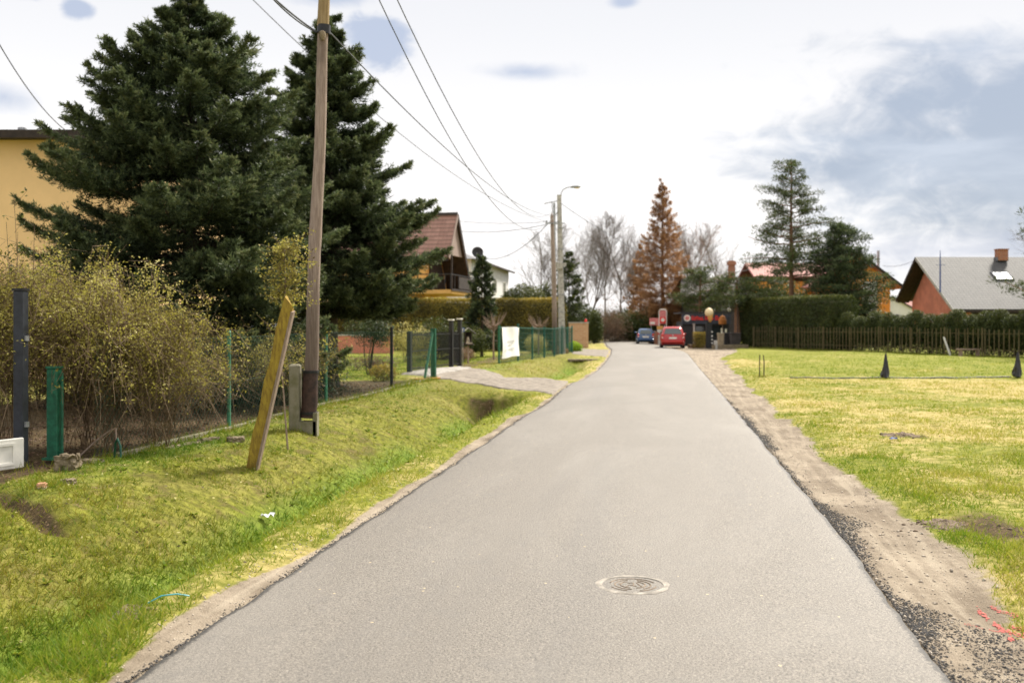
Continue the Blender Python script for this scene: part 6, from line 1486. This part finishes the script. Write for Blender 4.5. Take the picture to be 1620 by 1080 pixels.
# cyan strap and litter
xx, yy_ = G(265, 954); b = B(); b.tube([(-.1, -.06, .0), (-.03, -.02, .035), (.05, .02, .035), (.11, .07, .01)], .005, 6); o = b.build('plastic_strip', M['cyan'], None, smooth=True); o.location = (xx, yy_, gz(xx, yy_) + .02); tag(o, 'thin cyan plastic strip lying on the left verge', 'litter')
def scrap(lab, px, py, z, s, mt, seed, name='litter'):
    xx, yy = G(px, py, z); g = np.random.default_rng(seed); b = B(); n = 6; vs = [(s * (i / 5 - .5) * 1.4, s * (j / 5 - .5), s * .3 + g.uniform(0, .5) * s) for i in range(n) for j in range(n)]; fs = [(i * n + j, i * n + j + 1, i * n + n + j + 1, i * n + n + j) for i in range(5) for j in range(5)]
    b.add(vs, fs); o = b.build(name, mt, None); o.location = (xx, yy, gz(xx, yy) + .03); tag(o, lab, 'litter')
scrap('crumpled white scrap lying in the green ditch', 424, 808, -.42, .10, M['litter'], 1)
scrap('tiny blue scrap on the molehill in the field', 1413, 701, 0, .07, M['sign_blue'], 2)
# pink marks sprayed on the dirt: one flat patch of strokes
def spray():
    g = np.random.default_rng(8); vs = []; fs = []
    st = [((1546, 948), (1562, 962), 2.2), ((1571, 970), (1592, 985), 2.6), ((1592, 985), (1624, 993), 2.4), ((1597, 977), (1622, 983), 1.6), ((1566, 945), (1582, 954), 1.4), ((1580, 952), (1612, 964), 1.6), ((1526, 972), (1556, 979), .8), ((1564, 981), (1582, 984), .9), ((1597, 998), (1602, 1000), 1.8)]
    for a, c, w in st:
        for k in range(60):
            t = k / 59; px = a[0] + (c[0] - a[0]) * t + g.normal(0, 1.4); py = a[1] + (c[1] - a[1]) * t + g.normal(0, w * .8); x, y = G(px, py)
            if g.random() < .35: continue
            r = .0048 * w * g.uniform(.4, 1.1); m = 6; o = len(vs)
            for j in range(m): aa = 6.283 * j / m; rr = r * g.uniform(.6, 1.3); vs.append((x + rr * math.cos(aa) * .8, y + rr * math.sin(aa) * 1.3, gz(x, y) + .003 + .0004 * (len(fs) % 9)))
            fs.append(tuple(range(o, o + m)))
    b = B(); b.add(vs, fs); o = b.build('paint_mark', M['spray'], None); tag(o, 'pink spray paint marks on the dirt shoulder at the right edge', 'paint mark')
spray()
# manhole cover in the road
x, y = G(1001, 931); zc = .024; q = thing('manhole_cover', 'round cast cover set flush in the asphalt', 'manhole cover', (x, y, zc))
b = B(); prof = [(.236, -.05), (.236, .003), (.23, .006), (.198, .006), (.194, .001), (.194, -.05)]; vs = []; fs = []; n = 48
for r, z in prof:
    for j in range(n): a = 6.283185 * j / n; rr = r * (1 + (.02 * math.sin(5 * a) + .012 * math.sin(11 * a + 1) if r > .2 else 0)); vs.append((rr * math.cos(a), rr * math.sin(a), z))
for i in range(5):
    for j in range(n): fs.append((i * n + j, i * n + (j + 1) % n, i * n + n + (j + 1) % n, i * n + n + j))
b.add(vs, fs); b.build('rim', M['cover_rim'], q, smooth=True)
b = B(); b.lathe((0, 0, -.02), [(.192, -.02), (.192, .02)], 40); lid = b.build('lid', M['cover'], q)
b = B()
def arc(r, a0, a1, n=10): return [(r * math.cos(R(a0 + (a1 - a0) * i / n)), r * math.sin(R(a0 + (a1 - a0) * i / n)), .001) for i in range(n + 1)]
for r, a0, a1 in ((.15, 20, 160), (.15, 200, 250), (.15, 280, 340), (.115, -60, 70), (.115, 100, 260), (.08, -80, 60), (.08, 110, 250)): b.tube(arc(r, a0, a1), .0055, 6)
for p in ([(-.05, -.05, .001), (-.02, 0, .001), (.02, -.04, .001)], [(-.03, .04, .001), (.01, .045, .001), (.0, -.03, .001)], [(.03, .05, .001), (.05, -.04, .001)], [(-.09, .02, .001), (-.06, .05, .001)]): b.tube(p, .005, 6)
b.build('raised_pattern', M['lid_marks'], lid)
